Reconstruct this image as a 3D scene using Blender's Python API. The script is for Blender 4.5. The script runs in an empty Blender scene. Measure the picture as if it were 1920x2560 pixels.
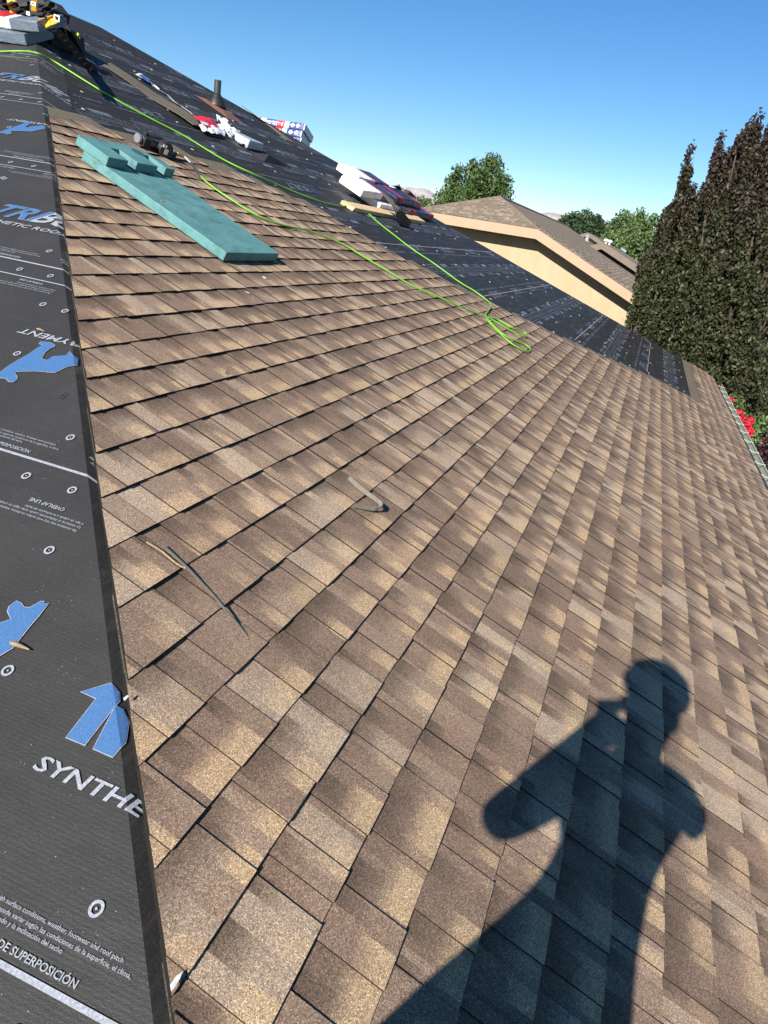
import bpy, bmesh, math, random
import numpy as np
from mathutils import Vector, Matrix

random.seed(7)
rng = np.random.default_rng(7)
scn = bpy.context.scene
COL = scn.collection
R_ = math.radians

# ------------------------------------------------------------------ camera
# world: X along the shingle courses (away), Y up-slope in plan, Z up; the phone is at the origin
F_PX = 1790.4
V1 = np.array([1650 - 960, 665 - 1280., F_PX]); V2 = np.array([-5250 - 960, -475 - 1280., F_PX])
cX = V1 / np.linalg.norm(V1); cL = V2 / np.linalg.norm(V2); cU = np.cross(cX, cL)
ROT = np.array([cX, cL, cU])                       # camera (right, down, forward) -> world
cam = bpy.data.cameras.new('camera'); camo = bpy.data.objects.new('camera', cam); COL.objects.link(camo)
right = ROT @ np.array([1., 0, 0]); down = ROT @ np.array([0, 1., 0]); fwd = ROT @ np.array([0, 0, 1.])
mw = Matrix(((right[0], -down[0], -fwd[0], 0), (right[1], -down[1], -fwd[1], 0), (right[2], -down[2], -fwd[2], 0), (0, 0, 0, 1)))
camo.matrix_world = mw
cam.sensor_fit = 'VERTICAL'; cam.sensor_height = 36.0; cam.lens = 36.0 * F_PX / 2560.0
cam.clip_start = 0.02; cam.clip_end = 20000
scn.camera = camo

# ------------------------------------------------------------------ sky, sun, exposure
SUN_D = np.array([0.8453, -0.0906, -0.5263])       # direction the sunlight travels
w = bpy.data.worlds.new('World'); scn.world = w; w.use_nodes = True
nt = w.node_tree; nt.nodes.clear()
sky = nt.nodes.new('ShaderNodeTexSky'); sky.sky_type = 'NISHITA'; sky.sun_disc = False
sky.sun_elevation = math.asin(-SUN_D[2]); sky.sun_rotation = math.atan2(-SUN_D[0], -SUN_D[1])
sky.altitude = 1400; sky.air_density = 1.0; sky.dust_density = 0.0; sky.ozone_density = 3.0
bg = nt.nodes.new('ShaderNodeBackground'); bg.inputs['Strength'].default_value = 0.061
wo = nt.nodes.new('ShaderNodeOutputWorld')
hs = nt.nodes.new('ShaderNodeHueSaturation'); hs.inputs['Saturation'].default_value = 1.26
nt.links.new(sky.outputs[0], hs.inputs['Color']); nt.links.new(hs.outputs[0], bg.inputs['Color']); nt.links.new(bg.outputs[0], wo.inputs['Surface'])
sun = bpy.data.lights.new('sun', 'SUN'); sun.energy = 5.0; sun.angle = R_(0.53); sun.color = (1.0, 0.94, 0.86)
suno = bpy.data.objects.new('sun', sun); COL.objects.link(suno)
suno.rotation_euler = Vector(SUN_D).to_track_quat('-Z', 'Y').to_euler()
scn.view_settings.view_transform = 'Standard'; scn.view_settings.look = 'None'
scn.view_settings.gamma = 1.0; scn.view_settings.exposure = 1.1
scn.view_settings.use_curve_mapping = False

# ------------------------------------------------------------------ geometry of the roof (5 in 12 hip roof)
T = 5 / 12.0; CP = 1 / math.hypot(1, T); H = 1.29
X0 = 0.19                                          # near hip: x - y = X0
FARC = 15.10                                       # far hip:  x + y = FARC
E_ = 0.1455                                        # shingle exposure
S_PH = 0.280
YE = -1.70                                         # eave in plan
GROUND = -4.75
nM = np.array([0, -T, 1]) * CP; uM = np.array([0, 1, T]) * CP
nN = np.array([-T, 0, 1]) * CP; uN = np.array([1, 0, T]) * CP
YR = (FARC - X0) / 2 * 1.0 - 0.55                  # ridge
YR = 6.92
ZR = -H + T * YR; ZE = -H + T * YE

def ray(px, py):
    d = np.array([px - 960., py - 1280., F_PX]); return ROT @ (d / np.linalg.norm(d))
def Mpx(px, py, h=0.0):                            # photo pixel -> point h above the shingled roof plane
    r = ray(px, py); k = -(H * CP - h) / (r @ nM); return r * k
def Npx(px, py, h=0.0):
    r = ray(px, py); k = -((H + T * X0) * CP - h) / (r @ nN); return r * k
def Xpx(px, py, x):
    r = ray(px, py); return r * (x / r[0])
def Mxs(x, s, h=0.0):                              # roof coordinates -> world
    y = s * CP; return np.array([x, y, -H + T * y]) + nM * h
def mxs(p):
    return p[0], p[1] / CP

# ------------------------------------------------------------------ helpers
def link(o, parent=None):
    COL.objects.link(o)
    if parent is not None: o.parent = parent
    return o
def mesh_obj(name, verts, faces, mat=None, parent=None, smooth=False, loc=None):
    me = bpy.data.meshes.new(name); 
    V = [tuple(float(c) for c in v) for v in verts]
    if loc is not None: V = [(v[0] - loc[0], v[1] - loc[1], v[2] - loc[2]) for v in V]
    me.from_pydata(V, [], [list(f) for f in faces]); me.update()
    if smooth: me.polygons.foreach_set('use_smooth', [True] * len(me.polygons))
    if mat: me.materials.append(mat)
    o = bpy.data.objects.new(name, me); link(o, parent)
    if loc is not None: o.location = loc
    return o
def tag(o, label, cat, group=None, kind=None):
    o['label'] = label; o['category'] = cat
    if group: o['group'] = group
    if kind: o['kind'] = kind
    return o
def struct(o): o['kind'] = 'structure'; return o
def empty(name, loc=(0, 0, 0)):
    o = bpy.data.objects.new(name, None); o.location = tuple(float(c) for c in loc); o.empty_display_size = 0.1
    COL.objects.link(o); bpy.context.view_layer.update(); return o
def keep(o, parent):                               # parent a world-space mesh without moving it
    o.parent = parent; o.matrix_parent_inverse = Matrix.Translation(parent.location).inverted(); return o

class MB:
    """collects simple solids in a local frame and links them as one mesh"""
    def __init__(self, org=(0, 0, 0), ax=None):
        self.v = []; self.f = []; self.org = np.array(org, float)
        self.ax = np.array(ax, float) if ax is not None else np.eye(3)   # rows = local axes in world
    def W(self, p): return self.org + np.asarray(p, float) @ self.ax
    def box(self, a, b, bev=0.0):
        (x0, y0, z0), (x1, y1, z1) = a, b; n = len(self.v)
        for z in (z0, z1):
            for x, y in ((x0, y0), (x1, y0), (x1, y1), (x0, y1)): self.v.append(self.W((x, y, z)))
        for f in ((3, 2, 1, 0), (4, 5, 6, 7), (0, 1, 5, 4), (1, 2, 6, 5), (2, 3, 7, 6), (3, 0, 4, 7)): self.f.append([n + i for i in f])
        return self
    def prism(self, poly, z0, z1):
        n = len(self.v); m = len(poly)
        for z in (z0, z1):
            for p in poly: self.v.append(self.W((p[0], p[1], z)))
        self.f.append([n + i for i in reversed(range(m))]); self.f.append([n + m + i for i in range(m)])
        for i in range(m):
            j = (i + 1) % m; self.f.append([n + i, n + j, n + m + j, n + m + i])
        return self
    def tube(self, pts, r, seg=8, local=True, cap=True):
        P = [self.W(p) if local else np.asarray(p, float) for p in pts]; rs = r if hasattr(r, '__len__') else [r] * len(P)
        n0 = len(self.v); prev = None
        for i, p in enumerate(P):
            d = (P[min(i + 1, len(P) - 1)] - P[max(i - 1, 0)]); d = d / (np.linalg.norm(d) + 1e-12)
            if prev is None:
                a = np.cross(d, [0, 0, 1.]); 
                if np.linalg.norm(a) < .1: a = np.cross(d, [1., 0, 0])
            else: a = prev - d * (prev @ d)
            a /= np.linalg.norm(a) + 1e-12; b = np.cross(d, a); prev = a
            for k in range(seg):
                th = 2 * math.pi * k / seg; self.v.append(p + (a * math.cos(th) + b * math.sin(th)) * rs[i])
        for i in range(len(P) - 1):
            for k in range(seg):
                a0 = n0 + i * seg + k; a1 = n0 + i * seg + (k + 1) % seg
                self.f.append([a0, a1, a1 + seg, a0 + seg])
        if cap:
            self.f.append([n0 + k for k in reversed(range(seg))]); q = n0 + (len(P) - 1) * seg; self.f.append([q + k for k in range(seg)])
        return self
    def lathe(self, prof, seg=20, cap=True):       # prof: (r, z) about local z
        n0 = len(self.v); m = len(prof)
        for r, z in prof:
            for k in range(seg):
                th = 2 * math.pi * k / seg; self.v.append(self.W((r * math.cos(th), r * math.sin(th), z)))
        for i in range(m - 1):
            for k in range(seg):
                a0 = n0 + i * seg + k; a1 = n0 + i * seg + (k + 1) % seg; self.f.append([a0, a1, a1 + seg, a0 + seg])
        if cap:
            self.f.append([n0 + k for k in reversed(range(seg))]); q = n0 + (m - 1) * seg; self.f.append([q + k for k in range(seg)])
        return self
    def sheet(self, grid):                         # grid[i][j] local points
        n0 = len(self.v); a = len(grid); b = len(grid[0])
        for row in grid:
            for p in row: self.v.append(self.W(p))
        for i in range(a - 1):
            for j in range(b - 1):
                q = n0 + i * b + j; self.f.append([q, q + 1, q + b + 1, q + b])
        return self
    def raw(self, verts, faces):
        n = len(self.v); self.v += [self.W(p) for p in verts]; self.f += [[n + i for i in f] for f in faces]; return self
    def build(self, name, mat, parent=None, smooth=False, bevel=0.0, sub=0, solid=0.0):
        loc = None
        o = mesh_obj(name, self.v, self.f, mat, None, smooth)
        if solid:
            md = o.modifiers.new('solid', 'SOLIDIFY'); md.thickness = solid; md.offset = -1
        if bevel:
            md = o.modifiers.new('bevel', 'BEVEL'); md.width = bevel; md.segments = 2; md.limit_method = 'ANGLE'
        if sub:
            md = o.modifiers.new('sub', 'SUBSURF'); md.levels = sub; md.render_levels = sub
        if parent is not None: keep(o, parent)
        return o

def spline(pts, n=8):                              # Catmull-Rom through points
    P = [np.asarray(p, float) for p in pts]; P = [2 * P[0] - P[1]] + P + [2 * P[-1] - P[-2]]; out = []
    for i in range(1, len(P) - 2):
        for k in range(n):
            t = k / n; a, b, c_, d = P[i - 1], P[i], P[i + 1], P[i + 2]
            out.append(.5 * ((2 * b) + (-a + c_) * t + (2 * a - 5 * b + 4 * c_ - d) * t * t + (-a + 3 * b - 3 * c_ + d) * t ** 3))
    out.append(P[-2]); return out

# ------------------------------------------------------------------ materials
class NT:
    def __init__(self, name):
        self.m = bpy.data.materials.new(name); self.m.use_nodes = True; self.t = self.m.node_tree; self.t.nodes.clear()
        self.out = self.n('ShaderNodeOutputMaterial'); self.b = self.n('ShaderNodeBsdfPrincipled'); self.l(self.b.outputs[0], self.out.inputs[0])
    def n(self, ty, **k):
        x = self.t.nodes.new(ty)
        for a, v in k.items(): setattr(x, a, v)
        return x
    def l(self, a, b): self.t.links.new(a, b)
    def val(self, sock, v):
        if isinstance(v, (int, float)): sock.default_value = v
        elif isinstance(v, (tuple, list)): sock.default_value = tuple(v) if len(v) == len(sock.default_value) else (*v, 1)
        else: self.l(v, sock)
    def math(self, op, a, b=0.0, c=0.0, clamp=False):
        x = self.n('ShaderNodeMath', operation=op, use_clamp=clamp)
        for i, v in enumerate((a, b, c)): self.val(x.inputs[i], v)
        return x.outputs[0]
    def mix(self, fac, a, b, blend='MIX'):
        x = self.n('ShaderNodeMix', data_type='RGBA', blend_type=blend); self.val(x.inputs[0], fac); self.val(x.inputs[6], a); self.val(x.inputs[7], b); return x.outputs[2]
    def ramp(self, fac, stops, interp='LINEAR'):
        x = self.n('ShaderNodeValToRGB'); x.color_ramp.interpolation = interp; e = x.color_ramp.elements
        while len(e) < len(stops): e.new(0.5)
        for i, (p, c_) in enumerate(stops):
            e[i].position = p; e[i].color = (c_, c_, c_, 1) if isinstance(c_, (int, float)) else (*c_, 1)
        self.val(x.inputs[0], fac); return x.outputs[0]
    def sstep(self, x, lo, hi):
        y = self.n('ShaderNodeMapRange', interpolation_type='SMOOTHSTEP'); self.val(y.inputs[0], x); y.inputs[1].default_value = lo; y.inputs[2].default_value = hi; return y.outputs[0]
    def noise(self, vec, scale, detail=2.0, rough=.5, dim='3D', out=0):
        x = self.n('ShaderNodeTexNoise', noise_dimensions=dim); x.inputs['Scale'].default_value = scale; x.inputs['Detail'].default_value = detail; x.inputs['Roughness'].default_value = rough
        if vec is not None: self.l(vec, x.inputs['Vector'])
        return x.outputs[out]
    def vor(self, vec, scale, out='Distance', feature='F1'):
        x = self.n('ShaderNodeTexVoronoi', feature=feature); x.inputs['Scale'].default_value = scale
        if vec is not None: self.l(vec, x.inputs['Vector'])
        return x.outputs[out]
    def coord(self, which='Object'): return self.n('ShaderNodeTexCoord').outputs[which]
    def pos(self): return self.n('ShaderNodeNewGeometry').outputs['Position']
    def attr(self, name, out='Color'): x = self.n('ShaderNodeAttribute', attribute_name=name); return x.outputs[out]
    def sep(self, v): x = self.n('ShaderNodeSeparateXYZ'); self.l(v, x.inputs[0]); return x.outputs
    def comb(self, a, b, c): 
        x = self.n('ShaderNodeCombineXYZ')
        for i, v in enumerate((a, b, c)): self.val(x.inputs[i], v)
        return x.outputs[0]
    def scalev(self, v, s):
        x = self.n('ShaderNodeVectorMath', operation='MULTIPLY'); self.l(v, x.inputs[0]); x.inputs[1].default_value = s; return x.outputs[0]
    def bump(self, h, strength=.3, dist=.002):
        x = self.n('ShaderNodeBump'); x.inputs['Strength'].default_value = strength; x.inputs['Distance'].default_value = dist; self.l(h, x.inputs['Height']); self.l(x.outputs[0], self.b.inputs['Normal'])
    def set(self, **k):
        for a, v in k.items(): self.val(self.b.inputs[a.replace('_', ' ')], v)
        return self.m

def simple(name, col, rough=.6, var=.12, scale=30, metal=0.0, spec=.5, bump=0.0, bscale=None, bdist=.002):
    N_ = NT(name); p = N_.pos(); f = N_.noise(p, scale, 4, .6)
    a = tuple(c * (1 - var) for c in col); b = tuple(min(1, c * (1 + var)) for c in col)
    N_.set(Base_Color=N_.ramp(f, [(.3, a), (.7, b)]), Roughness=rough, Metallic=metal); N_.b.inputs['Specular IOR Level'].default_value = spec
    if bump: N_.bump(N_.noise(p, bscale or scale * 4, 3), bump, bdist)
    return N_.m
# ------------------------------------------------------------------ shingle and underlayment materials
def N_col(a, b, t): return tuple(x * (1 - t) + y * t for x, y in zip(a, b))
def shingle_mat(name, dark, mid, light, gold, head, goldamt=1.0, grain=520.0):
    N_ = NT(name)
    uv = N_.n('ShaderNodeUVMap').outputs[0]; u, v, _ = N_.sep(uv)
    ta = N_.attr('tab'); sc = N_.n('ShaderNodeSeparateColor'); N_.l(ta, sc.inputs[0]); tone, rnd, typ = sc.outputs
    pos = N_.pos()
    fine = N_.noise(pos, 60, 2, .5); n2 = N_.noise(pos, 26, 2, .5)
    vv = N_.math('ADD', v, N_.math('ADD', N_.math('MULTIPLY', N_.math('SUBTRACT', n2, .5), .26), N_.math('MULTIPLY', N_.math('SUBTRACT', fine, .5), .14)))
    cu = N_.comb(N_.math('MULTIPLY', u, 6.0), N_.math('MULTIPLY', rnd, 40.0), 0.0)
    uw = N_.math('ADD', u, N_.math('MULTIPLY', N_.noise(cu, 1.0, 1, .5), .16))
    def cell(wd, seed):
        fl = N_.math('FLOOR', N_.math('DIVIDE', uw, wd)); x = N_.n('ShaderNodeTexWhiteNoise', noise_dimensions='3D'); N_.l(N_.comb(fl, N_.math('MULTIPLY', rnd, 57.0), seed), x.inputs['Vector']); return x.outputs['Value']
    # granule blends dropped in zones along the sheet
    zone = N_.math('ADD', N_.math('MULTIPLY', cell(.105, 1.5), .55), N_.math('MULTIPLY', tone, .45))
    base = N_.ramp(zone, [(.22, N_col(dark, mid, .55)), (.46, mid), (.56, mid), (.78, light)])
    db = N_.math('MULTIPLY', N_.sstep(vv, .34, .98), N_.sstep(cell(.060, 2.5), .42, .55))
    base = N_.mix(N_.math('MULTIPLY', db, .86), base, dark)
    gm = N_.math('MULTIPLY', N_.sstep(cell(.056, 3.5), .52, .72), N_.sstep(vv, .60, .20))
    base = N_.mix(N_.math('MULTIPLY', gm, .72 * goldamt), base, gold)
    # the part under the next course, bare at the unfinished edge
    hd = N_.sstep(v, 1.01, 1.05)
    base = N_.mix(hd, base, head)
    # granules
    vo = N_.vor(pos, grain, 'Color'); vs = N_.n('ShaderNodeSeparateColor'); N_.l(vo, vs.inputs[0])
    gr = N_.ramp(vs.outputs[0], [(0, .46), (.25, .74), (.6, 1.0), (.86, 1.30), (1, 1.95)])
    base = N_.mix(1.0, base, gr, 'MULTIPLY')
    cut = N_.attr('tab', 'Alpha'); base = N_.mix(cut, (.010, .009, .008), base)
    wear = N_.noise(pos, 2.3, 3, .6)
    base = N_.mix(N_.sstep(wear, .35, .75), base, N_.mix(1.0, base, (1.14, 1.1, 1.06), 'MULTIPLY'))
    N_.set(Base_Color=base, Roughness=.93); N_.b.inputs['Specular IOR Level'].default_value = .25
    N_.bump(vs.outputs[1], .55, .0016)
    return N_.m
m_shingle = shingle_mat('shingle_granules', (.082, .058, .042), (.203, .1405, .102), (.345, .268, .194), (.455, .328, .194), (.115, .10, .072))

def underlay_mat(name, dust, col=(.030, .030, .031), axis=0, spec=.3):
    N_ = NT(name); p = N_.pos()
    fine = N_.noise(p, 160, 3, .7); mid = N_.noise(p, 3.0, 4, .6)
    st = N_.scalev(p, (1.0, 7.0, 7.0) if axis == 0 else (9.0, 1.5, 6.0)); streak = N_.noise(st, 2.2, 5, .65)
    c0 = N_.mix(N_.ramp(fine, [(.35, .0), (.75, 1.0)]), col, tuple(c_ * (1.4 if axis else 1.7) for c_ in col))
    c0 = N_.mix(N_.math('MULTIPLY', N_.sstep(streak, .48, .78), dust), c0, (.085, .072, .062))
    c0 = N_.mix(N_.math('MULTIPLY', N_.sstep(mid, .45, .8), .25), c0, (.035, .035, .037))
    # granule dust specks
    sp = N_.vor(p, 95, 'Distance'); spm = N_.math('MULTIPLY', N_.sstep(sp, .085, .04), N_.sstep(N_.noise(p, 14, 2), .5, .64))
    c0 = N_.mix(spm, c0, (.45, .42, .38))
    N_.set(Base_Color=c0, Roughness=N_.ramp(mid, [(.3, .5), (.7, .7)])); N_.b.inputs['Specular IOR Level'].default_value = spec
    # woven ribs and slight cockling of the sheet
    wv = N_.n('ShaderNodeTexWave', wave_type='BANDS', bands_direction='X' if axis else 'Y'); wv.inputs['Scale'].default_value = 42; wv.inputs['Distortion'].default_value = 3.5; wv.inputs['Detail'].default_value = 2; wv.inputs['Detail Scale'].default_value = 2.5
    N_.l(p, wv.inputs['Vector'])
    hsum = N_.math('ADD', N_.math('MULTIPLY', wv.outputs['Fac'], .03), N_.math('ADD', N_.math('MULTIPLY', N_.noise(p, 420, 2), .16), N_.math('ADD', N_.math('MULTIPLY', streak, 1.2 if axis == 0 else .35), N_.math('MULTIPLY', N_.noise(p, 3.5, 3, .55), 2.2))))
    N_.bump(hsum, .8, .006)
    return N_.m
m_under_n = underlay_mat('underlayment_hip_end', .05, (.024, .0232, .0228), 1)
m_under_m = underlay_mat('underlayment_main', .55, (.0160, .0155, .0150), 0, .16)
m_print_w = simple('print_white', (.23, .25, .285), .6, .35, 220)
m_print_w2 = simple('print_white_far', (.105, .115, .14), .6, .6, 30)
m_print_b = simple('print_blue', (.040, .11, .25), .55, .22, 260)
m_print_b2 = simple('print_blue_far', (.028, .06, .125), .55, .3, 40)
m_stucco = simple('stucco_house', (.55, .42, .28), .95, .06, 3, bump=.3, bscale=90)
m_gutter = simple('gutter_paint', (.40, .42, .35), .45, .06, 8)
m_black = simple('black_rubber', (.012, .012, .013), .5, .2, 60)

# ------------------------------------------------------------------ our house: hip roof, half shingled
house = empty('house', (7.65, 6.92, GROUND))
tag(house, 'house with a half-shingled brown hip roof and black underlayment on the rest', 'house')
def roof_sheet(name, poly, mat, nx=1):
    return keep(mesh_obj(name, poly, [list(range(len(poly)))], mat), house)
XE0 = X0 + YE; XE1 = FARC - YE; YB = 2 * YR - YE
apx0 = np.array([X0 + YR, YR, ZR]); apx1 = np.array([FARC - YR, YR, ZR])
c00 = np.array([XE0, YE, ZE]); c10 = np.array([XE1, YE, ZE]); c11 = np.array([XE1, YB, ZE]); c01 = np.array([XE0, YB, ZE])
# main slope as a grid with slight cockle
def grid_sheet(name, A, B, C, D, nu, nv, mat, amp, n):
    vs = []; 
    for i in range(nu + 1):
        for j in range(nv + 1):
            u, v = i / nu, j / nv; p = (A * (1 - u) + B * u) * (1 - v) + (D * (1 - u) + C * u) * v
            k = 0 if i in (0, nu) or j in (0, nv) else amp
            vs.append(p + n * k * (rng.random() - .5))
    fs = []
    for i in range(nu):
        for j in range(nv):
            q = i * (nv + 1) + j; fs.append([q, q + nv + 1, q + nv + 2, q + 1])
    return keep(mesh_obj(name, vs, fs, mat, smooth=True), house)
under_main = grid_sheet('underlayment', c00, c10, apx1, apx0, 60, 34, m_under_m, .003, nM)
under_main['label'] = 'black printed underlayment on the main slope'
under_far = roof_sheet('underlayment', [c10, c11, apx1], m_under_m)
under_back = roof_sheet('underlayment', [c11, c01, apx0, apx1], m_under_m)
under_near = roof_sheet('underlayment', [c01, c00, apx0], m_under_n)
# walls, soffit and fascia below the eaves
w = MB(); w.box((XE0 + .5, YE + .5, GROUND), (XE1 - .5, YB - .5, ZE - .12)); keep(w.build('wall', m_stucco), house)
so = MB(); so.box((XE0 + .02, YE + .02, ZE - .13), (XE1 - .02, YB - .02, ZE - .105)); keep(so.build('soffit', m_gutter), house)
fa = MB(); fa.box((XE0 + .03, YE + .005, ZE - .20), (XE1 - .03, YE + .03, ZE - .008)); fa.box((XE0 + .005, YE + .03, ZE - .20), (XE0 + .03, YB - .03, ZE - .008)); fa.box((XE1 - .03, YE + .03, ZE - .20), (XE1 - .005, YB - .03, ZE - .008)); fa.box((XE0 + .03, YB - .03, ZE - .20), (XE1 - .03, YB - .005, ZE - .008))
keep(fa.build('fascia', m_gutter), house)
# gutter along the eave, with hangers
gp = [(0, 0), (0, -.12), (-.055, -.125), (-.08, -.09), (-.10, -.03), (-.10, .0), (-.089, .0), (-.089, -.028), (-.07, -.083), (-.052, -.113), (-.008, -.108), (-.008, 0)]
g = MB(); m_ = len(gp)
for x in (XE0, XE1):
    for (a, b) in gp: g.v.append(np.array([x, YE - .002 + a, ZE - .012 + b]))
for i in range(m_): j = (i + 1) % m_; g.f.append([i, j, m_ + j, m_ + i])
g.f.append(list(range(m_))[::-1]); g.f.append([m_ + i for i in range(m_)])
gut = keep(g.build('gutter', m_gutter), house)
gme = None
for i in range(29):
    x = XE0 + .4 + i * .62
    if gme is None:
        hb = MB(); hb.box((-.014, -.098, 0), (.014, -.003, .004)); hb.box((-.014, -.104, -.012), (.014, -.0985, .008)); hb.box((-.014, -.004, 0), (.014, .03, .018)); ho = hb.build('hanger', m_gutter); gme = ho.data
    else: ho = bpy.data.objects.new('hanger', gme); COL.objects.link(ho)
    ho.location = (x, YE - .002, ZE - .010); ho.parent = gut

# ------------------------------------------------------------------ shingles on the main slope
BND = [(-12, 11.9), (-7.5, 11.3), (-4.1, 10.9), (-1.7, 10.5), (1.57, 9.85), (6.05, 8.91), (7.26, 8.64), (9.15, 8.35), (10.3, 8.25), (11.15, 8.02), (12.2, 7.88), (13.25, 7.76), (14.3, 7.59), (15.3, 7.40), (16.35, 7.31), (17.4, 7.17), (18.5, 6.98), (19.8, 6.83), (20.7, 6.72), (23, 6.66), (24.4, 6.55), (25.2, 6.33), (26.2, 6.17), (27.2, 6.0), (28.4, 5.45), (29.2, 4.55), (30.2, 4.5)]
def xend(s):
    q = s / .143
    return float(np.interp(q, [b[0] for b in BND], [b[1] for b in BND]))
def clip(poly, a, b, c_):                          # keep a*x + b*s >= c
    out = []; n = len(poly)
    for i in range(n):
        p, q = poly[i], poly[(i + 1) % n]; dp = a * p[0] + b * p[1] - c_; dq = a * q[0] + b * q[1] - c_
        if dp >= 0: out.append(p)
        if dp * dq < 0:
            t = dp / (dp - dq); out.append((p[0] + (q[0] - p[0]) * t, p[1] + (q[1] - p[1]) * t))
    return out
class Sh:
    def __init__(self): self.v = []; self.f = []; self.uv = []; self.tab = []
    def slab(self, poly, hf, th, s0, tab, top=True, bottom=False):
        if len(poly) < 3: return
        A = sum(poly[i][0] * poly[(i + 1) % len(poly)][1] - poly[(i + 1) % len(poly)][0] * poly[i][1] for i in range(len(poly)))
        if abs(A) < 2e-5: return
        if A < 0: poly = poly[::-1]
        n = len(self.v); m = len(poly)
        for x, s in poly: self.v.append(Mxs(x, s, hf(s)))
        for x, s in poly: self.v.append(Mxs(x, s, hf(s) - th))
        fs = [[n + i for i in range(m)]] + [[n + i, n + m + i, n + m + (i + 1) % m, n + (i + 1) % m] for i in range(m)]
        for fi, f in enumerate(fs):
            self.f.append(f); self.tab.append((*tab[:3], 1.0 if fi == 0 else 0.0))
            for i in f:
                x, s = poly[(i - n) % m]; self.uv.append((x, (s - s0) / E_))
    def finish(self, name, mat, loc=None):
        V = np.array(self.v, dtype=np.float32); loc = V.mean(0) if loc is None else np.asarray(loc)
        o = mesh_obj(name, V - loc, self.f, mat); o.location = tuple(float(c) for c in loc); me = o.data
        ul = me.uv_layers.new(name='UVMap'); ul.data.foreach_set('uv', np.array(self.uv, dtype=np.float32).ravel())
        ca = me.color_attributes.new('tab', 'FLOAT_COLOR', 'CORNER')
        cols = []
        for f, tb in zip(self.f, self.tab): cols += [tuple(tb) if len(tb) == 4 else (*tb, 1.0)] * len(f)
        ca.data.foreach_set('color', np.array(cols, dtype=np.float32).ravel())
        return o
def make_shingle(sh, xa, xb, s0, r, dx_l, far, jl):
    """one laminated shingle: full-width backing plus a row of thick teeth"""
    dh = r.uniform(-.0008, .0010); ds = r.uniform(-.0025, .0025); sk = r.uniform(-.0022, .0022)
    hb0 = .0203; hb = lambda s: hb0 + dh - .0545 * (s - s0)
    def cl(p):
        p = [(x, s + ds + sk * (x - xa)) for x, s in p]
        p = clip(p, 1, -CP, X0 + jl)
        if far and len(p) > 2: p = clip(p, -1, -CP, -(FARC - .03))
        return p
    ch = (math.sin(s0 * 913.7) * 43758.5) % 1.0
    x = xa; teeth = []; tog = r.random() < .5
    while x < xb - .001:
        wd = r.choice([.075, .10, .125, .15, .18, .21]) if tog else r.choice([.05, .075, .10, .125, .15])
        x2 = min(xb, x + wd)
        if xb - x2 < .035: x2 = xb
        teeth.append((x, x2, tog)); x = x2; tog = not tog
    for (a, b, t_) in teeth:
        tone = r.choice([r.uniform(.1, .35), r.uniform(.3, .62), r.uniform(.62, .95)]); rnd = r.random()
        if t_:
            sh.slab(cl([(a, s0), (b, s0), (b, s0 + .165), (a, s0 + .165)]), lambda s: hb(s) + .0036, .0038, s0, (tone, ch, 0.))
        else: 
            tone *= .9
        sh.slab(cl([(a, s0 + .0015), (b, s0 + .0015), (b, s0 + .215), (a, s0 + .215)]), hb, .0100, s0, (tone, ch, 0.))
    tone = r.uniform(.3, .6)
    sh.slab(cl([(xa, s0 + .2155), (xb, s0 + .2155), (xb, s0 + .337), (xa, s0 + .337)]), hb, .003, s0, (tone, ch, 0.))
r = random.Random(11)
plan = []
k0 = int(math.floor((YE / CP - .012 - S_PH) / E_)) + 1
S_FULL = -7.95 * .143
k = k0
while True:
    s0 = S_PH + k * E_
    if s0 > 27.7 * .143: break
    full = s0 + .337 < S_FULL + .16
    xe = (FARC - s0 * CP) if full else xend(s0 + .30)
    xl = X0 + s0 * CP - .05
    if full: xe += .3
    else: xe += r.uniform(-.05, .05)
    jl = r.uniform(.028, .035)
    x1 = xe
    if full: x1 = xe + r.uniform(0, .9)
    while x1 > xl:
        x0 = x1 - 1.0
        plan.append((max(x0, xl - .3) , x1 - .003, s0, full, jl)); x1 = x0
    k += 1
# starter edge under the first course
plan.sort(key=lambda q: math.hypot((max(q[0], 0) + q[1]) / 2, q[2] * CP))
rest = Sh(); nsh = 0
for i, (xa, xb, s0, full, jl) in enumerate(plan):
    sh = Sh(); make_shingle(sh, xa, xb, s0, r, 0, full, jl)
    if not sh.f: continue
    if nsh < 300:
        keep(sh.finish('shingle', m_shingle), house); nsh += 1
    else:
        n = len(rest.v); rest.v += sh.v; rest.f += [[q + n for q in f] for f in sh.f]; rest.uv += sh.uv; rest.tab += sh.tab
if rest.f:
    o = keep(rest.finish('shingles_beyond', m_shingle), house); o['kind'] = 'stuff'; o['label'] = 'more brown shingles toward the far eave'
# ------------------------------------------------------------------ near hip: the underlayment folded over the crest
hipA = np.array([X0, 0, -H]); hd = np.array([1, 1, T]) / math.sqrt(2 + T * T)
ROTF = Matrix.Rotation(-math.acos(float(nN @ nM)), 3, Vector(hd))
if (np.array(ROTF @ Vector(nN)) - nM) @ (np.array(ROTF @ Vector(nN)) - nM) > .01:
    ROTF = Matrix.Rotation(math.acos(float(nN @ nM)), 3, Vector(hd))
RF = np.array(ROTF)
def Nav(a, v, h=0.0):                              # sheet coordinates on the hip end (a to the right, v up-slope), folded over the hip
    x = v * CP; y = -a; p = np.array([x, y, -H + T * (x - X0)])
    if v * CP + a > X0:
        return hipA + RF @ (p - hipA) + nM * h
    d = X0 - (v * CP + a)
    return p + nN * h
def Mav(a, v, h=0.0): return Mxs(a, v, h)
perpN = np.cross(nN, hd); perpN = perpN if perpN @ np.array([-1, 1, 0]) > 0 else -perpN
perpM = np.cross(nM, hd); perpM = perpM if perpM @ np.array([1, -1, 0]) > 0 else -perpM
Lh = np.linalg.norm(apx0 - c00); c00h = c00
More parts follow.
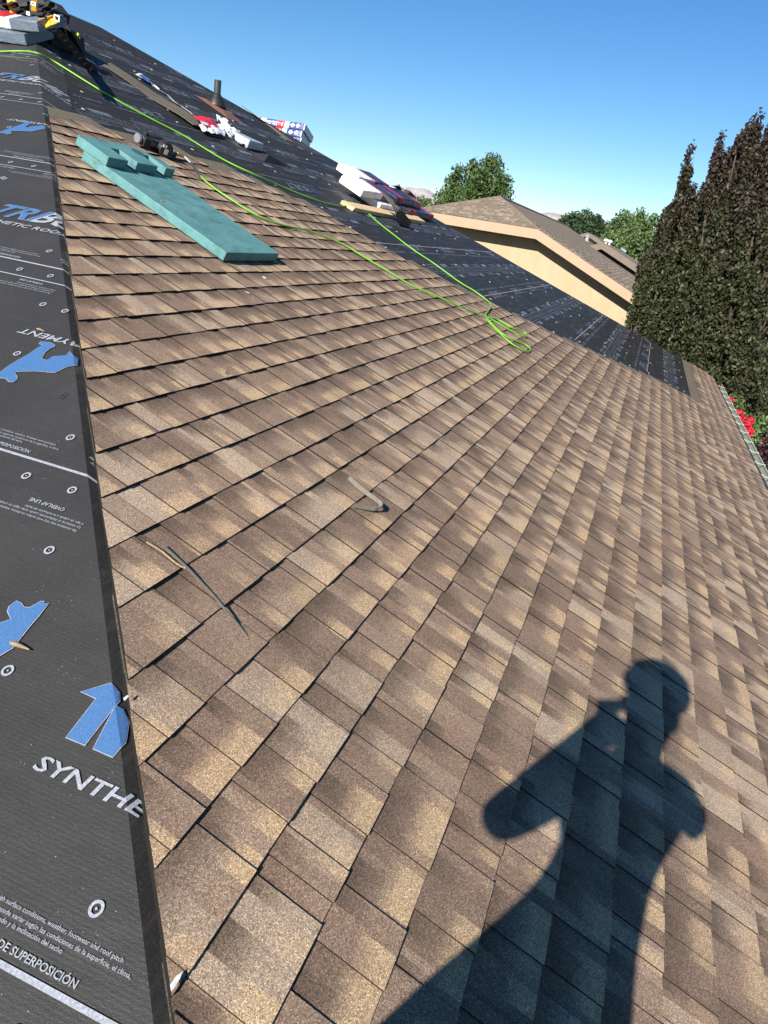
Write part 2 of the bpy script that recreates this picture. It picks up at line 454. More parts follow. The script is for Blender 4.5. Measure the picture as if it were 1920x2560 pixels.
def wrap_strip(name, s0, s1, wn, wm, mat, lift, jag=0.0, n=60):
    g_ = []
    rr = random.Random(3)
    for i in range(n + 1):
        p = hipA + hd * (s0 + (s1 - s0) * i / n); row = []
        j = jag * (rr.random() - .5); wob = .002 * math.sin(i * 1.7) + .003 * math.sin(i * .61)
        nb = (nN + nM) / np.linalg.norm(nN + nM)
        row += [p + perpN * wn + nN * (lift * .5), p + perpN * (wn * .4) + nN * lift, p + perpN * (.022) + nN * (lift + .001 + wob * .3),
                p + perpN * .008 + nb * (lift + .0015 + wob * .3), p + perpM * .008 + nb * (lift + .001 + wob * .3), p + perpM * min(.022, wm * .6) + nM * (lift + wob * .2), p + perpM * (wm * .7 + j) + nM * lift, p + perpM * (wm + j) + nM * (lift * .6)]
        g_.append(row)
    return keep(MB().sheet(g_).build(name, mat, smooth=True), house)
def hip_s(px, py): return float((Npx(px, py) - hipA) @ hd)
g_ = []
for i in range(40):
    p = hipA + hd * (5.62 + 3.8 * i / 39); j = .006 * math.sin(i * 1.3) + .004 * math.sin(i * 3.1); g_.append([p + nM * .0005, p + perpM * .05 + nM * .002, p + perpM * .12 + nM * .0022, p + perpM * (.19 + j) + nM * .002])
o = keep(MB().sheet(g_).build('hip_wrap', m_under_n, smooth=True), house)

# ------------------------------------------------------------------ printing on the underlayment
_tc = {}
def text2d(s, size, shear=0.0, bold=0.0, res=2, spacing=1.0):
    key = (s, round(size, 4), shear, bold, res, spacing)
    if key in _tc: return _tc[key]
    cu = bpy.data.curves.new('t', 'FONT'); cu.body = s; cu.size = size / .73; cu.shear = shear; cu.offset = bold * size; cu.resolution_u = res; cu.fill_mode = 'FRONT'; cu.space_character = spacing
    ob = bpy.data.objects.new('t', cu); COL.objects.link(ob); dg = bpy.context.evaluated_depsgraph_get()
    me = bpy.data.meshes.new_from_object(ob.evaluated_get(dg)); V = [(v.co.x, v.co.y) for v in me.vertices]; Fs = [list(p.vertices) for p in me.polygons]
    bpy.data.objects.remove(ob); bpy.data.curves.remove(cu); bpy.data.meshes.remove(me)
    _tc[key] = (V, Fs); return V, Fs
class Print:
    """flat print collected in sheet coordinates; cut along the hip and mapped onto the folded sheet"""
    def __init__(self, fmap, fold): self.v = []; self.f = []; self.fmap = fmap; self.fold = fold
    def poly(self, pts):
        n = len(self.v); self.v += [tuple(p) for p in pts]; self.f.append(list(range(n, n + len(pts))))
    def quad(self, a0, v0, a1, v1): self.poly([(a0, v0), (a1, v0), (a1, v1), (a0, v1)])
    def ring(self, a, v, r0=.0125, r1=.0075, seg=18):
        n = len(self.v)
        for rr in (r0, r1):
            for k in range(seg): th = 2 * math.pi * k / seg; self.v.append((a + rr * math.cos(th), v + rr * math.sin(th) * 1.1))
        for k in range(seg): j = (k + 1) % seg; self.f.append([n + k, n + j, n + seg + j, n + seg + k])
        self.poly([(a + .0024 * math.cos(t_), v + .0024 * math.sin(t_)) for t_ in np.arange(0, 6.28, 1.05)])
    def text(self, s, a, v, size, ud=False, anchor='l', shear=.0, bold=.0, res=2, spacing=1.0, xs=1.0):
        V, Fs = text2d(s, size, shear, bold, res, spacing); V = [(p_[0] * xs, p_[1]) for p_ in V]
        if not V: return
        wmax = max(p[0] for p in V); off = 0 if anchor == 'l' else (-wmax if anchor == 'r' else -wmax / 2)
        n = len(self.v); sg = -1 if ud else 1
        self.v += [(a + sg * (x + off), v + sg * y) for x, y in V]; self.f += [[n + i for i in f] for f in Fs]
        return wmax
    def build(self, name, mat, lift, parent):
        if not self.f: return None
        bm = bmesh.new(); vs = [bm.verts.new((a, v, 0)) for a, v in self.v]
        for f in self.f:
            try: bm.faces.new([vs[i] for i in f])
            except ValueError: pass
        if self.fold:
            no = Vector((1, CP, 0)).normalized(); geom = bm.verts[:] + bm.edges[:] + bm.faces[:]
            bmesh.ops.bisect_plane(bm, geom=geom, plane_co=(X0 + .0, 0, 0), plane_no=no)
            geom = bm.verts[:] + bm.edges[:] + bm.faces[:]
            bmesh.ops.bisect_plane(bm, geom=geom, plane_co=(X0 + .26, 0, 0), plane_no=no, clear_outer=True)
        else:
            geom = bm.verts[:] + bm.edges[:] + bm.faces[:]
            bmesh.ops.bisect_plane(bm, geom=geom, plane_co=(FARC - .03, 0, 0), plane_no=Vector((1, CP, 0)).normalized(), clear_outer=True)
            geom = bm.verts[:] + bm.edges[:] + bm.faces[:]
            bmesh.ops.bisect_plane(bm, geom=geom, plane_co=(0, YR / CP - .03, 0), plane_no=Vector((0, 1, 0)), clear_outer=True)
            geom = bm.verts[:] + bm.edges[:] + bm.faces[:]
            bmesh.ops.bisect_plane(bm, geom=geom, plane_co=(X0 + .3, 0, 0), plane_no=Vector((-1, CP, 0)).normalized(), clear_outer=True)
        for v_ in bm.verts: v_.co = Vector(self.fmap(v_.co.x, v_.co.y, lift))
        bmesh.ops.recalc_face_normals(bm, faces=bm.faces[:])
        up = Vector(nN if self.fold else nM)
        for f in bm.faces:
            f.normal_update()
            if f.normal.dot(up) < 0: f.normal_flip()
        me = bpy.data.meshes.new(name); bm.to_mesh(me); bm.free(); me.materials.append(mat)
        o = bpy.data.objects.new(name, me); COL.objects.link(o)
        o.parent = parent
        return o
def NP(px, py):
    p = Npx(px, py); return (-p[1], p[0] / CP)
z5 = lambda x, y: (x / 3.5675, 480 + y / 3.5675)
z6 = lambda x, y: (x / 3.073, 1080 + y / 3.073)
z7 = lambda x, y: (x / 2.91, 1800 + y / 2.91)
FIG = [NP(*z5(*q)) for q in [(-150, 1660), (-60, 1670), (0, 1665), (60, 1672), (85, 1700), (120, 1703), (150, 1680), (155, 1655), (130, 1625), (150, 1612), (250, 1605), (330, 1605), (490, 1620), (590, 1570), (685, 1545), (690, 1480), (645, 1465), (625, 1425), (600, 1465), (480, 1475), (420, 1510), (370, 1495), (400, 1440), (450, 1400), (490, 1385), (485, 1370), (440, 1350), (365, 1340), (352, 1362), (385, 1372), (340, 1400), (270, 1450), (180, 1500), (80, 1560), (0, 1620), (-120, 1640)]]
FIG2 = [NP(*z6(*q)) for q in [(-120, 1560), (0, 1480), (90, 1445), (65, 1385), (75, 1350), (130, 1308), (165, 1325), (185, 1355), (235, 1358), (315, 1310), (340, 1312), (330, 1330), (375, 1325), (300, 1420), (230, 1500), (135, 1620), (100, 1665), (0, 1725), (-110, 1790)]]
TT = [NP(*q) for q in [(204, 1732), (277, 1711), (296, 1730), (297, 1752), (213, 1865), (167, 1846), (242, 1749)]]
TR = [NP(*q) for q in [(290, 1767), (306, 1772), (320, 1800), (312, 1855), (282, 1895), (235, 1874)]]
def outline(P, k):
    c_ = np.mean(P, axis=0); n = len(P); out = []
    for i in range(n):
        a, b, d = np.array(P[i - 1]), np.array(P[i]), np.array(P[(i + 1) % n])
        e1 = (b - a) / (np.linalg.norm(b - a) + 1e-9); e2 = (d - b) / (np.linalg.norm(d - b) + 1e-9)
        n1 = np.array([e1[1], -e1[0]]); n2 = np.array([e2[1], -e2[0]]); nn = n1 + n2; L_ = np.linalg.norm(nn)
        nn = nn / L_ if L_ > .3 else n1
        out.append(b + nn * k)
    A = sum(P[i][0] * P[(i + 1) % n][1] - P[(i + 1) % n][0] * P[i][1] for i in range(n))
    return [tuple(p) for p in (out if A > 0 else [2 * np.array(P[i]) - np.array(out[i]) for i in range(n)])]
SM = ['Slip resistance may vary with surface conditions, weather, footwear and roof pitch', 'La resistencia al deslizamiento puede variar según las condiciones de la superficie, el clima,', 'el tipo de calzado y la inclinación del techo']
def sheet_print(tag_, fmap, fold, off, arange, vrange, parent, detail, wm, bm_, apos, lift, far=False, mask=None):
    W_ = Print(fmap, fold); B_ = Print(fmap, fold); WO = Print(fmap, fold)
    PER = .9875
    for i in range(-4, 9):
        for kind in (0,):
            vb = .61 + i * PER + off                # overlap line of this band
            up = (i % 2 == 0)
            if vb > vrange[1] + .6 or vb < vrange[0] - 1.1: continue
            ar = arange(vb)
            if ar is None: continue
            W_.quad(ar[0], vb - .0042, ar[1], vb + .0042)
            if not (fold and i == 1): W_.quad(ar[0], vb - .112, ar[1], vb - .106)
            a = ar[0] + apos(i, 'txt')
            while a < ar[1] + .2:
                if detail:
                    W_.text('LÍNEA DE SUPERPOSICIÓN', a, vb + .016, .0125, anchor='r', spacing=1.0, bold=.012)
                    for q, (t_, dv, da) in enumerate(zip(SM, (.071, .058, .046), (.045, .069, -.05))): W_.text(t_, a + da, vb + dv, .0078, anchor='r')
                    for q, t_ in enumerate(['MEETS OR EXCEEDS ASTM D226 TYPE II,', 'ASTM D4869 TYPE IV, ASTM D8257', '& CAN/CSA A123.3', 'www.becn.com']): W_.text(t_, a + .29, vb + .068 - q * .0175, .0105, anchor='c', bold=.01)
                    W_.text('LÍNEA DE SUPERPOSICIÓN', a - .05, vb - .127, .0125, ud=True, bold=.012)
                    W_.text('OVERLAP LINE', a + .25, vb - .127, .0125, ud=True, bold=.012)
                    for q, (t_, dv) in enumerate(zip(SM, (.18, .167, .154))): W_.text(t_, a + .33, vb - dv, .0078, ud=True)
                else:
                    for q, dv in enumerate((.016, .046, .062)): W_.quad(a - .5, vb + dv, a - .5 + .34 + .1 * (q % 2), vb + dv + .009)
                    W_.quad(a + .05, vb + .02, a + .28, vb + .075)
                    for q, dv in enumerate((-.13, -.155, -.172)): W_.quad(a - .35, vb + dv, a + .05 + .1 * (q % 2), vb + dv + .009)
                    W_.quad(a + .2, vb - .19, a + .38, vb - .135)
                    a0 = a - .55
                    while a0 < a + .45: W_.quad(a0, vb - .09, a0 + .012, vb - .02); a0 += .05
                a += 1.02
            # target marks
            for dv, st in ((.119, .61), (-.063, .1525), (.42, .61), (.727, .61), (-.27, .61)):
                a = ar[0] + apos(i, 'ring%g' % dv)
                while a < ar[1]:
                    if detail: W_.ring(a, vb + dv)
                    else: W_.quad(a - .01, vb + dv - .01, a + .01, vb + dv + .01)
                    a += st
            # product name
            a = ar[0] + apos(i, 'logo') - 2.0
            while a < ar[1] + 2.0:
                lv = vb + (.34 if up else .49)
                ud = not up; sg = -1 if ud else 1
                if not (fold and i == 0):
                    sh0 = -.4 if (fold and ud) else 0.0
                    for (t_, da, P_) in (('TRI', sh0, 'b'), ('BUILT', sh0 + .245, 'w')):
                        if t_ == 'TRI':
                            WO.text('TRI', a + sg * da, lv, .125, ud=ud, shear=.32, bold=.035, res=2, xs=1.12); B_.text('TRI', a + sg * (da + .001), lv, .125, ud=ud, shear=.32, bold=.018, res=2, xs=1.12)
                        else: W_.text('BUILT', a + sg * da, lv, .125, ud=ud, shear=.32, bold=.03, res=2, xs=1.12)
                elif a > -1.6:
                    pass
                W_.text('SYNTHETIC ROOFING UNDERLAYMENT', a - (.02 if not ud else -.02), lv - sg * .07, .031, ud=ud, shear=.14, bold=.022, res=2, xs=1.52)
                a += 2.0 if fold else 1.3
    if fold:
        for P_, sh_ in ((FIG, (0, 0)), (FIG, (-1.872, 2.005)), (FIG2, (0, 0)), (TT, (0, 0)), (TR, (0, 0))):
            Q = [(p[0] + sh_[0], p[1] + sh_[1]) for p in P_]
            for nm_, pl_, mt_, lf_ in (('emblem_outline', outline(Q, .0022), wm, lift), ('emblem', Q, bm_, lift + .0009)):
                E1 = Print(fmap, fold); E1.poly(pl_); E1.build(nm_, mt_, lf_, parent)
    for P_, m_, l_ in ((W_, wm, lift), (WO, wm, lift), (B_, bm_, lift + .0009)):
        o = P_.build('lettering', m_, l_, parent)
        if o: o['kind'] = 'stuff'; o['label'] = 'printed lettering on the underlayment'
phase = {('txt', 0): -.53, ('txt', 1): -1.50, ('txt', 2): -2.43, ('logo', 0): -.818, ('logo', 1): -.86, ('logo', 2): -2.935, ('logo', 3): -2.74, ('logo', 4): -4.80,
         ('ring0.119', 0): -.571, ('ring0.119', 1): -1.44, ('ring0.119', 2): -2.366, ('ring-0.063', 0): -.573, ('ring-0.063', 1): -1.284, ('ring-0.063', 2): -2.203, ('ring0.42', 0): -1.032, ('ring0.42', 1): -1.908, ('ring0.727', 0): -1.189, ('ring0.727', 1): -2.068, ('ring-0.27', 0): -.35}
def arN(v):
    e = X0 + .26 - v * CP; return (e - 1.45, e)
def aposN(i, w_):
    a_abs = phase.get((w_, i), -v_ph(i)); st = 1.02 if w_ == 'txt' else (2.0 if w_ == 'logo' else (.1525 if w_ == 'ring-0.063' else .61))
    lo = arN(.61 + i * .9875)[0]; return (a_abs - lo) % st if w_ != 'logo' else (a_abs - lo) % st
def v_ph(i): return (i * .37) % 1.0
sheet_print('n', Nav, True, 0.0, arN, (-.6, 6.2), under_near, True, m_print_w, m_print_b, aposN, .0036)
def arM(v):
    if v < -1.15 or v > 7.2: return None
    lo = max(xend(v + .1) - .3, X0 + v * CP + .3); hi = FARC - v * CP - .05
    return (lo, hi) if hi > lo + .1 else None
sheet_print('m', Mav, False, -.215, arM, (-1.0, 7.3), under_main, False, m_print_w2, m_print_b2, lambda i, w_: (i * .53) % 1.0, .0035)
# chalk lines snapped across the main slope
ch = Print(Mav, False)
for s_, x_a, x_b in ((2.80, 6.7, 12.1), (1.82, 7.6, 13.2), (.79, 9.2, 14.2), (-.235, 10.7, 15.0)): ch.quad(x_a, s_ - .003, x_b, s_ + .003)
o = ch.build('chalk_line', simple('chalk', (.45, .32, .33), .9, .3, 40), .006, under_main); o['kind'] = 'stuff'

# ------------------------------------------------------------------ plastic caps of the underlayment nails
m_cap = simple('cap_plastic', (.34, .37, .24), .5, .3, 5)
m_cap_w = simple('cap_plastic_white', (.45, .45, .42), .5, .1, 5)
cb = MB(); cb.lathe([(.014, 0.0), (.0135, .0025), (.006, .0035), (.0005, .0042)], 8); co = cb.build('cap', m_cap); capme = co.data
cw = capme.copy(); cw.materials.clear(); cw.materials.append(m_cap_w)
Mrot = Matrix((Vector((1, 0, 0)), Vector(uM), Vector(nM))).transposed().to_4x4()
rc = random.Random(5); ncap = 0
for s_ in np.arange(-.9, 7.2, .33):
    lap = abs(((s_ - .31) / .9875) % 1.0 - .0) < .17
    x = max(xend(s_) + .15, X0 + s_ * CP + .4)
    while x < FARC - s_ * CP - .1 and ncap < 298:
        p = Mxs(x + rc.uniform(-.1, .1), s_ + rc.uniform(-.06, .06), .003)
        if ncap == 0: o = co
        else: o = bpy.data.objects.new('cap', capme if rc.random() < .75 else cw); COL.objects.link(o)
        o.matrix_world = Matrix.Translation(p) @ Mrot; o.parent = under_main; ncap += 1
        x += rc.uniform(.8, 1.6)
# ------------------------------------------------------------------ things lying on the roof
def frM(x, s, ang=0.0, h=0.0):                      # frame on the main slope: rows = along course (turned by ang), up-slope, normal
    ca, sa = math.cos(ang), math.sin(ang); ex = np.array([1., 0, 0]); 
    return MB(Mxs(x, s, h), [ex * ca + uM * sa, -ex * sa + uM * ca, nM])
def ribbon(mb, pts, wdir, width, th):              # strap: strip along pts (world), width direction(s) wdir
    P = [np.asarray(p, float) for p in pts]; n0 = len(mb.v); n = len(P)
    for i, p in enumerate(P):
        d = P[min(i + 1, n - 1)] - P[max(i - 1, 0)]; d /= np.linalg.norm(d) + 1e-9
        w_ = np.asarray(wdir[i] if isinstance(wdir, list) else wdir, float); w_ = w_ - d * (w_ @ d); w_ /= np.linalg.norm(w_) + 1e-9; u_ = np.cross(d, w_)
        for a, b in ((-1, -1), (1, -1), (1, 1), (-1, 1)): mb.v.append(p + w_ * a * width / 2 + u_ * b * th / 2)
    for i in range(n - 1):
        for k in range(4): a0 = n0 + i * 4 + k; a1 = n0 + i * 4 + (k + 1) % 4; mb.f.append([a0, a1, a1 + 4, a0 + 4])
    mb.f.append([n0 + 3, n0 + 2, n0 + 1, n0]); q = n0 + (n - 1) * 4; mb.f.append([q, q + 1, q + 2, q + 3])
    return mb

# --- teal roof platform
N_ = NT('teal_paint'); p_ = N_.pos()
tc = N_.mix(N_.sstep(N_.noise(p_, 6, 4, .7), .35, .75), (.070, .195, .20), (.10, .24, .235))
sc = N_.noise(N_.scalev(p_, (30, 60, 60)), 1.6, 5, .7); tc = N_.mix(N_.sstep(sc, .60, .72), tc, (.025, .07, .07)); sm = N_.noise(N_.scalev(p_, (5, 9, 9)), 1.3, 6, .75); tc = N_.mix(N_.math('MULTIPLY', N_.sstep(sm, .46, .66), .75), tc, (.045, .11, .105))
sc2 = N_.noise(N_.scalev(p_, (14, 40, 40)), 1.0, 4, .7); tc = N_.mix(N_.math('MULTIPLY', N_.sstep(sc2, .64, .70), .5), tc, (.22, .40, .38))
dsp = N_.vor(p_, 60, 'Distance'); tc = N_.mix(N_.math('MULTIPLY', N_.sstep(dsp, .12, .05), N_.sstep(N_.noise(p_, 9, 2), .5, .6)), tc, (.2, .16, .12))
N_.set(Base_Color=tc, Roughness=.7); N_.bump(N_.noise(p_, 240, 3), .15, .002); m_teal = N_.m
bd = empty('roof_platform', Mxs(3.9, 2.9)); tag(bd, 'teal painted foam roof platform with notched block at its top end', 'roof platform')
b = frM(3.60, 2.42, .012, .0235); b.box((0, 0, 0), (.62, 1.02, .052)); b.build('board', m_teal, bd, bevel=.004)
b = frM(3.60, 2.42, .012, .0235)
out = [(0, .86), (.17, .86), (.17, 1.0), (.25, 1.0), (.25, .86), (.445, .86), (.445, 1.0), (.525, 1.0), (.525, .86), (.62, .86), (.62, .97), (.50, 1.10), (.02, 1.10), (0, 1.07)]
b.prism(out, .0525, .105); b.build('notched_block', m_teal, bd, bevel=.004)
b = frM(4.03, 3.44, .2, .129); b.lathe([(.045, 0), (.043, .0015)], 12); b.build('hand_hole_dark_disc', simple('teal_hole_shade', (.02, .07, .07), .8, .2), bd)  # flat dark disc painted as the shaded inside of a hole
m_straw = simple('straw', (.45, .38, .2), .8, .2)
b = frM(3.69, 2.93, .3, .077); b.tube([(-.03, .01, 0), (-.005, .018, .002), (.02, .005, .002), (.035, -.012, .001)], .0016, 5); tag(b.build('straw_bit', m_straw), 'pale curl of straw lying on the teal platform', 'straw')

# --- coil roofing nailer
m_gun_gray = simple('tool_gray', (.07, .07, .072), .32, .3, 60, metal=.4); m_gun = simple('tool_black', (.018, .018, .02), .42, .25, 40); m_steel = simple('tool_steel', (.45, .45, .45), .35, .15, 40, metal=.8); m_brass = simple('brass', (.55, .38, .13), .35, .1, 40, metal=.7)  # body is a lighter metallic gray than the other tool parts
gA = Mpx(345, 345, .07); gB = Mpx(441, 384, .05); gd = gB - gA; gl = np.linalg.norm(gd); gd /= gl; gn = nM - gd * (nM @ gd); gn /= np.linalg.norm(gn); gs = np.cross(gn, gd)
gun = empty('nail_gun', gA - nM * .06); tag(gun, 'black coil roofing nailer lying at the top edge of the new shingles', 'nail gun')
def gb(): return MB(gA, [gd, gs, gn])
def zlathe(org, zax, prof, seg=16):
    zax = np.asarray(zax, float); zax /= np.linalg.norm(zax); a = np.cross(zax, [0.3, .5, .8]); a /= np.linalg.norm(a); return MB(org, [a, np.cross(zax, a), zax]).lathe(prof, seg)
zlathe(gA + gd * .02, gd, [(.030, 0), (.034, .01), (.034, .075), (.028, .09), (.028, .17), (.02, .19)]).build('body', m_gun_gray, gun, smooth=False, bevel=.002)
zlathe(gA - gd * .005, gd, [(.012, -.004), (.030, -.004), (.030, .012), (.012, .012)]).build('exhaust_cap', m_steel, gun)
b = gb(); b.box((.10, -.03, -.055), (.20, .03, -.028)); b.box((.17, -.022, -.03), (.36, .022, .01)); b.box((.2, -.026, -.06), (.32, .026, -.031)); b.build('handle', m_gun, gun, bevel=.006)
zlathe(gA + gd * .215 - gs * .035 + gn * .0, gs, [(.056, -.03), (.062, -.026), (.062, .026), (.056, .03)], 20).build('magazine', m_gun, gun, bevel=.003)
b = gb(); b.box((.19, -.069, -.02), (.225, -.066, .018)); b.box((.165, -.069, .022), (.20, -.066, .04)); b.build('label_plate', simple('label_white', (.7, .7, .68), .5, .1), gun)
b = gb(); b.box((.035, -.015, .038), (.05, .015, .062)); b.box((.06, -.018, .04), (.12, .018, .052)); b.tube([(.12, 0, .045), (.19, 0, .055), (.26, 0, .02)], .008, 8); b.build('guard', m_gun, gun, bevel=.002)
for q in range(5):
    b = gb(); b.box((.025 + q * .012, -.043, -.03), (.031 + q * .012, .043, .03)); b.build('fin', m_gun, gun)
zlathe(gA + gd * (gl - .045), gd, [(.012, 0), (.017, .004), (.017, .03), (.011, .034), (.011, .05)], 10).build('fitting', m_steel, gun, bevel=.001)
# brass coupler + hose
hpix_hi = [(93, 133), (127, 149), (162, 170), (208, 199), (270, 237), (328, 270), (386, 301), (463, 341), (557, 398), (634, 435), (711, 469), (789, 500), (847, 515), (881, 513), (908, 523), (943, 554), (982, 585)]
Z3 = lambda x, y: (800 + x / 2.592, 380 + y / 2.592)
hpix_hi += [Z3(*q) for q in [(600, 630), (750, 730), (900, 840), (1000, 900), (1080, 960), (1110, 1000), (1078, 1045), (1085, 1090), (1150, 1160), (1240, 1240), (1335, 1290), (1362, 1278), (1325, 1245), (1200, 1190), (1115, 1115), (1090, 1078), (1150, 1085), (1250, 1140), (1318, 1168), (1338, 1196), (1290, 1183), (1200, 1136), (1100, 1078), (1000, 1040), (900, 998), (750, 930), (600, 866), (450, 778), (300, 688), (150, 598), (0, 536)]]
hpix_hi += [(760, 574), (706, 562), (650, 542), (600, 513), (560, 487), (520, 458), (502, 440)]
HP = [Npx(-60, 131, .012), Npx(0, 129, .012), Npx(58, 128, .013)]
for i, (px, py) in enumerate(hpix_hi):
    p = Mpx(px, py, .02); x, s = mxs(p); on = x < xend(s) + .05 and s < 4.1
    hh = .034 if on else .013
    if (px, py) == (93, 133): hh = .02
    HP.append(Mpx(px, py, hh + (.017 if i in (34, 41, 42) else 0)))
N_ = NT('hose_green'); N_.set(Base_Color=N_.mix(N_.noise(N_.pos(), 12, 3), (.10, .29, .018), (.16, .40, .03)), Roughness=.42); m_hose = N_.m
hose = empty('air_hose', HP[10]); tag(hose, 'bright green air hose snaking across the roof and doubled back in loops', 'hose')
b = MB(); b.tube(spline(HP, 7), .0066, 8, local=False); b.build('tube', m_hose, hose, smooth=True)
wp = [gB + gd * .045, Mpx(466, 391, .05), Mpx(478, 408, .04), Mpx(490, 425, .036), Mpx(502, 440, .034)]
b = MB(); b.tube(spline(wp[2:], 6), .0105, 8, local=False); b.build('bend_guard', m_black, hose, smooth=True)
zz_ = spline(wp[2:], 14); b = MB()
for k in range(2, len(zz_) - 1, 2): b.tube([zz_[k], zz_[k] + (zz_[k + 1] - zz_[k]) * .35], .0118, 8, local=False)
o = b.build('guard_coil', m_steel, hose); o['kind'] = 'stuff'
b = MB(); b.tube([wp[0] - gd * .04, wp[0] * .45 + wp[1] * .55], .014, 8, local=False); b.build('coupler', m_brass, hose)
b = MB(); b.tube([wp[0] * .45 + wp[1] * .55, wp[2]], .011, 8, local=False); b.build('swivel', m_steel, hose)

# --- toe board under the bundle pile
N_ = NT('pine'); p_ = N_.pos(); gr = N_.noise(N_.scalev(p_, (3, 60, 60)), 1.5, 4, .6); N_.set(Base_Color=N_.mix(gr, (.46, .31, .15), (.66, .49, .28)), Roughness=.75); m_pine = N_.m
b = frM(7.62, 3.45, -.008, .003); b.raw([(0, 0, 0), (2.55, 0, 0), (2.55, .14, 0), (-.05, .14, 0), (.03, 0, .04), (2.55, 0, .04), (2.55, .14, .04), (-.05, .14, .04)], [(3, 2, 1, 0), (4, 5, 6, 7), (0, 1, 5, 4), (1, 2, 6, 5), (2, 3, 7, 6), (3, 0, 4, 7)])
tb = b.build('toe_board', m_pine, bevel=.002); tag(tb, 'pale pine plank holding the shingle bundles on the slope', 'plank')

# --- shingle bundles
def wrap_mat(name, stops, rough=.38, text=None, crinkle=.5):
    N_ = NT(name); u, v, _ = N_.sep(N_.n('ShaderNodeUVMap').outputs[0])
    c_ = N_.ramp(u, stops, 'CONSTANT'); p_ = N_.pos()
    if text:
        lt, u0, u1 = text
        ln = N_.math('MULTIPLY', N_.sstep(N_.noise(N_.comb(N_.math('MULTIPLY', u, 55.), N_.math('MULTIPLY', v, 5.), 0.), 1.0, 1.0), .52, .56), N_.math('MULTIPLY', N_.math('GREATER_THAN', u, u0), N_.math('LESS_THAN', u, u1)))
        ln = N_.math('MULTIPLY', ln, N_.math('MULTIPLY', N_.math('GREATER_THAN', v, .25), N_.math('LESS_THAN', v, .75)))
        c_ = N_.mix(ln, c_, lt)
    N_.set(Base_Color=c_, Roughness=rough); cr = N_.noise(p_, 26, 3, .6)
    N_.bump(cr, crinkle, .012); return N_.m
m_navy = wrap_mat('bundle_navy', [(0, (.80, .79, .76)), (.50, (.33, .012, .03)), (.60, (.016, .02, .05)), (.80, (.045, .05, .10)), (.90, (.33, .02, .04)), (.95, (.02, .025, .05))], text=((.45, .47, .5), .6, .9))
m_navy2 = wrap_mat('bundle_navy_far', [(0, (.016, .02, .05)), (.1, (.33, .012, .03)), (.22, (.016, .02, .05)), (.62, (.045, .05, .10)), (.78, (.42, .06, .07)), (.95, (.02, .025, .05))], text=((.45, .47, .5), .2, .8))
m_label = wrap_mat('bundle_label', [(0, (.03, .045, .16)), (.30, (.62, .70, .75)), (.38, (.03, .045, .16)), (.56, (.45, .02, .03)), (.68, (.30, .58, .78)), (.76, (.025, .04, .15)), (.985, (.6, .62, .62))], text=((.78, .8, .82), .08, .66), crinkle=.15)
m_grayw = wrap_mat('wrap_gray', [(0, (.75, .74, .72)), (.3, (.55, .03, .05)), (.42, (.72, .71, .69)), (.72, (.12, .15, .19)), (.99, (.09, .115, .15))], .28, crinkle=.9)
def bundle(name, mb, L_, Wd, Th, mat, label, group, sag=0.0, seed=0, cat='bundle'):
    """plastic-wrapped bundle: rounded box with u along its length, slightly slumped"""
    rr = random.Random(seed); nx = 14; prof = []
    rcn = .009
    for (cx, cz, a0) in ((Wd - rcn, rcn, -90), (Wd - rcn, Th - rcn, 0), (rcn, Th - rcn, 90), (rcn, rcn, 180)):
        for a in (0, 45, 90): prof.append((cx + rcn * math.cos(R_(a0 + a)), cz + rcn * math.sin(R_(a0 + a))))
    m = len(prof); vs = []; uv = []
    per = np.cumsum([0] + [math.dist(prof[i], prof[(i + 1) % m]) for i in range(m)])
    for i in range(nx + 1):
        t = i / nx; k = 1 - .05 * (i in (0, nx))
        for (w_, z_) in prof:
            jit = .0035
            vs.append((t * L_, Wd / 2 + (w_ - Wd / 2) * k + rr.uniform(-jit, jit), Th / 2 * (1 - k) + z_ * k - sag * 4 * (t - .5) ** 2 + rr.uniform(-jit, jit) * (z_ > .02)))
    fs = []
    for i in range(nx):
        for j in range(m): a = i * m + j; b_ = i * m + (j + 1) % m; fs.append((a, a + m, b_ + m, b_))
    fs.append(tuple(range(m))); fs.append(tuple(nx * m + j for j in reversed(range(m))))
    mb.raw(vs, fs); o = mb.build(name, mat, smooth=False); me = o.data; ul = me.uv_layers.new(name='UVMap')
    for pl in me.polygons:
        for li in pl.loop_indices:
            vi = me.loops[li].vertex_index; q = vs[vi]; ul.data[li].uv = (min(.999, max(0, q[0] / L_)), q[2] / Th if abs(q[1] - Wd / 2) > Wd * .4 else q[1] / Wd)
    
    tag(o, label, cat, group); return o
bg_ = 'shingle bundles on the slope by the plank'
bundle('shingle_bundle', frM(8.72, 3.59, -.01, .006), 1.15, .33, .085, m_navy, 'shingle bundle with a white end lying against the pine plank', bg_, .0, 1)
bundle('shingle_bundle', frM(9.90, 3.60, .0, .006), 1.12, .33, .085, m_navy2, 'shingle bundle behind the gray strip, at the far end of the pine plank', bg_, .0, 2)
bundle('shingle_bundle', frM(8.30, 3.70, -.02, .094), 1.18, .33, .085, m_navy, 'white-ended shingle bundle drooping over the one against the plank', bg_, .02, 3)
bundle('shingle_bundle', frM(9.52, 3.72, .0, .094), 1.12, .33, .085, m_navy2, 'shingle bundle of the second layer, under the draped gray strip', bg_, .01, 4)
bundle('shingle_bundle', frM(9.60, 4.10, .0, .006), 1.10, .33, .085, m_navy, 'shingle bundle lying under the upslope white-ended one', bg_, .0, 7)
bundle('shingle_bundle', frM(8.95, 4.08, .01, .094), 1.15, .33, .085, m_navy, 'white-ended shingle bundle farthest up the slope in the pile by the plank', bg_, .0, 6)
m_strip = shingle_mat('strip_granules', (.09, .08, .06), (.12, .105, .08), (.15, .135, .10), (.10, .09, .065), (.13, .115, .085), 0.0)
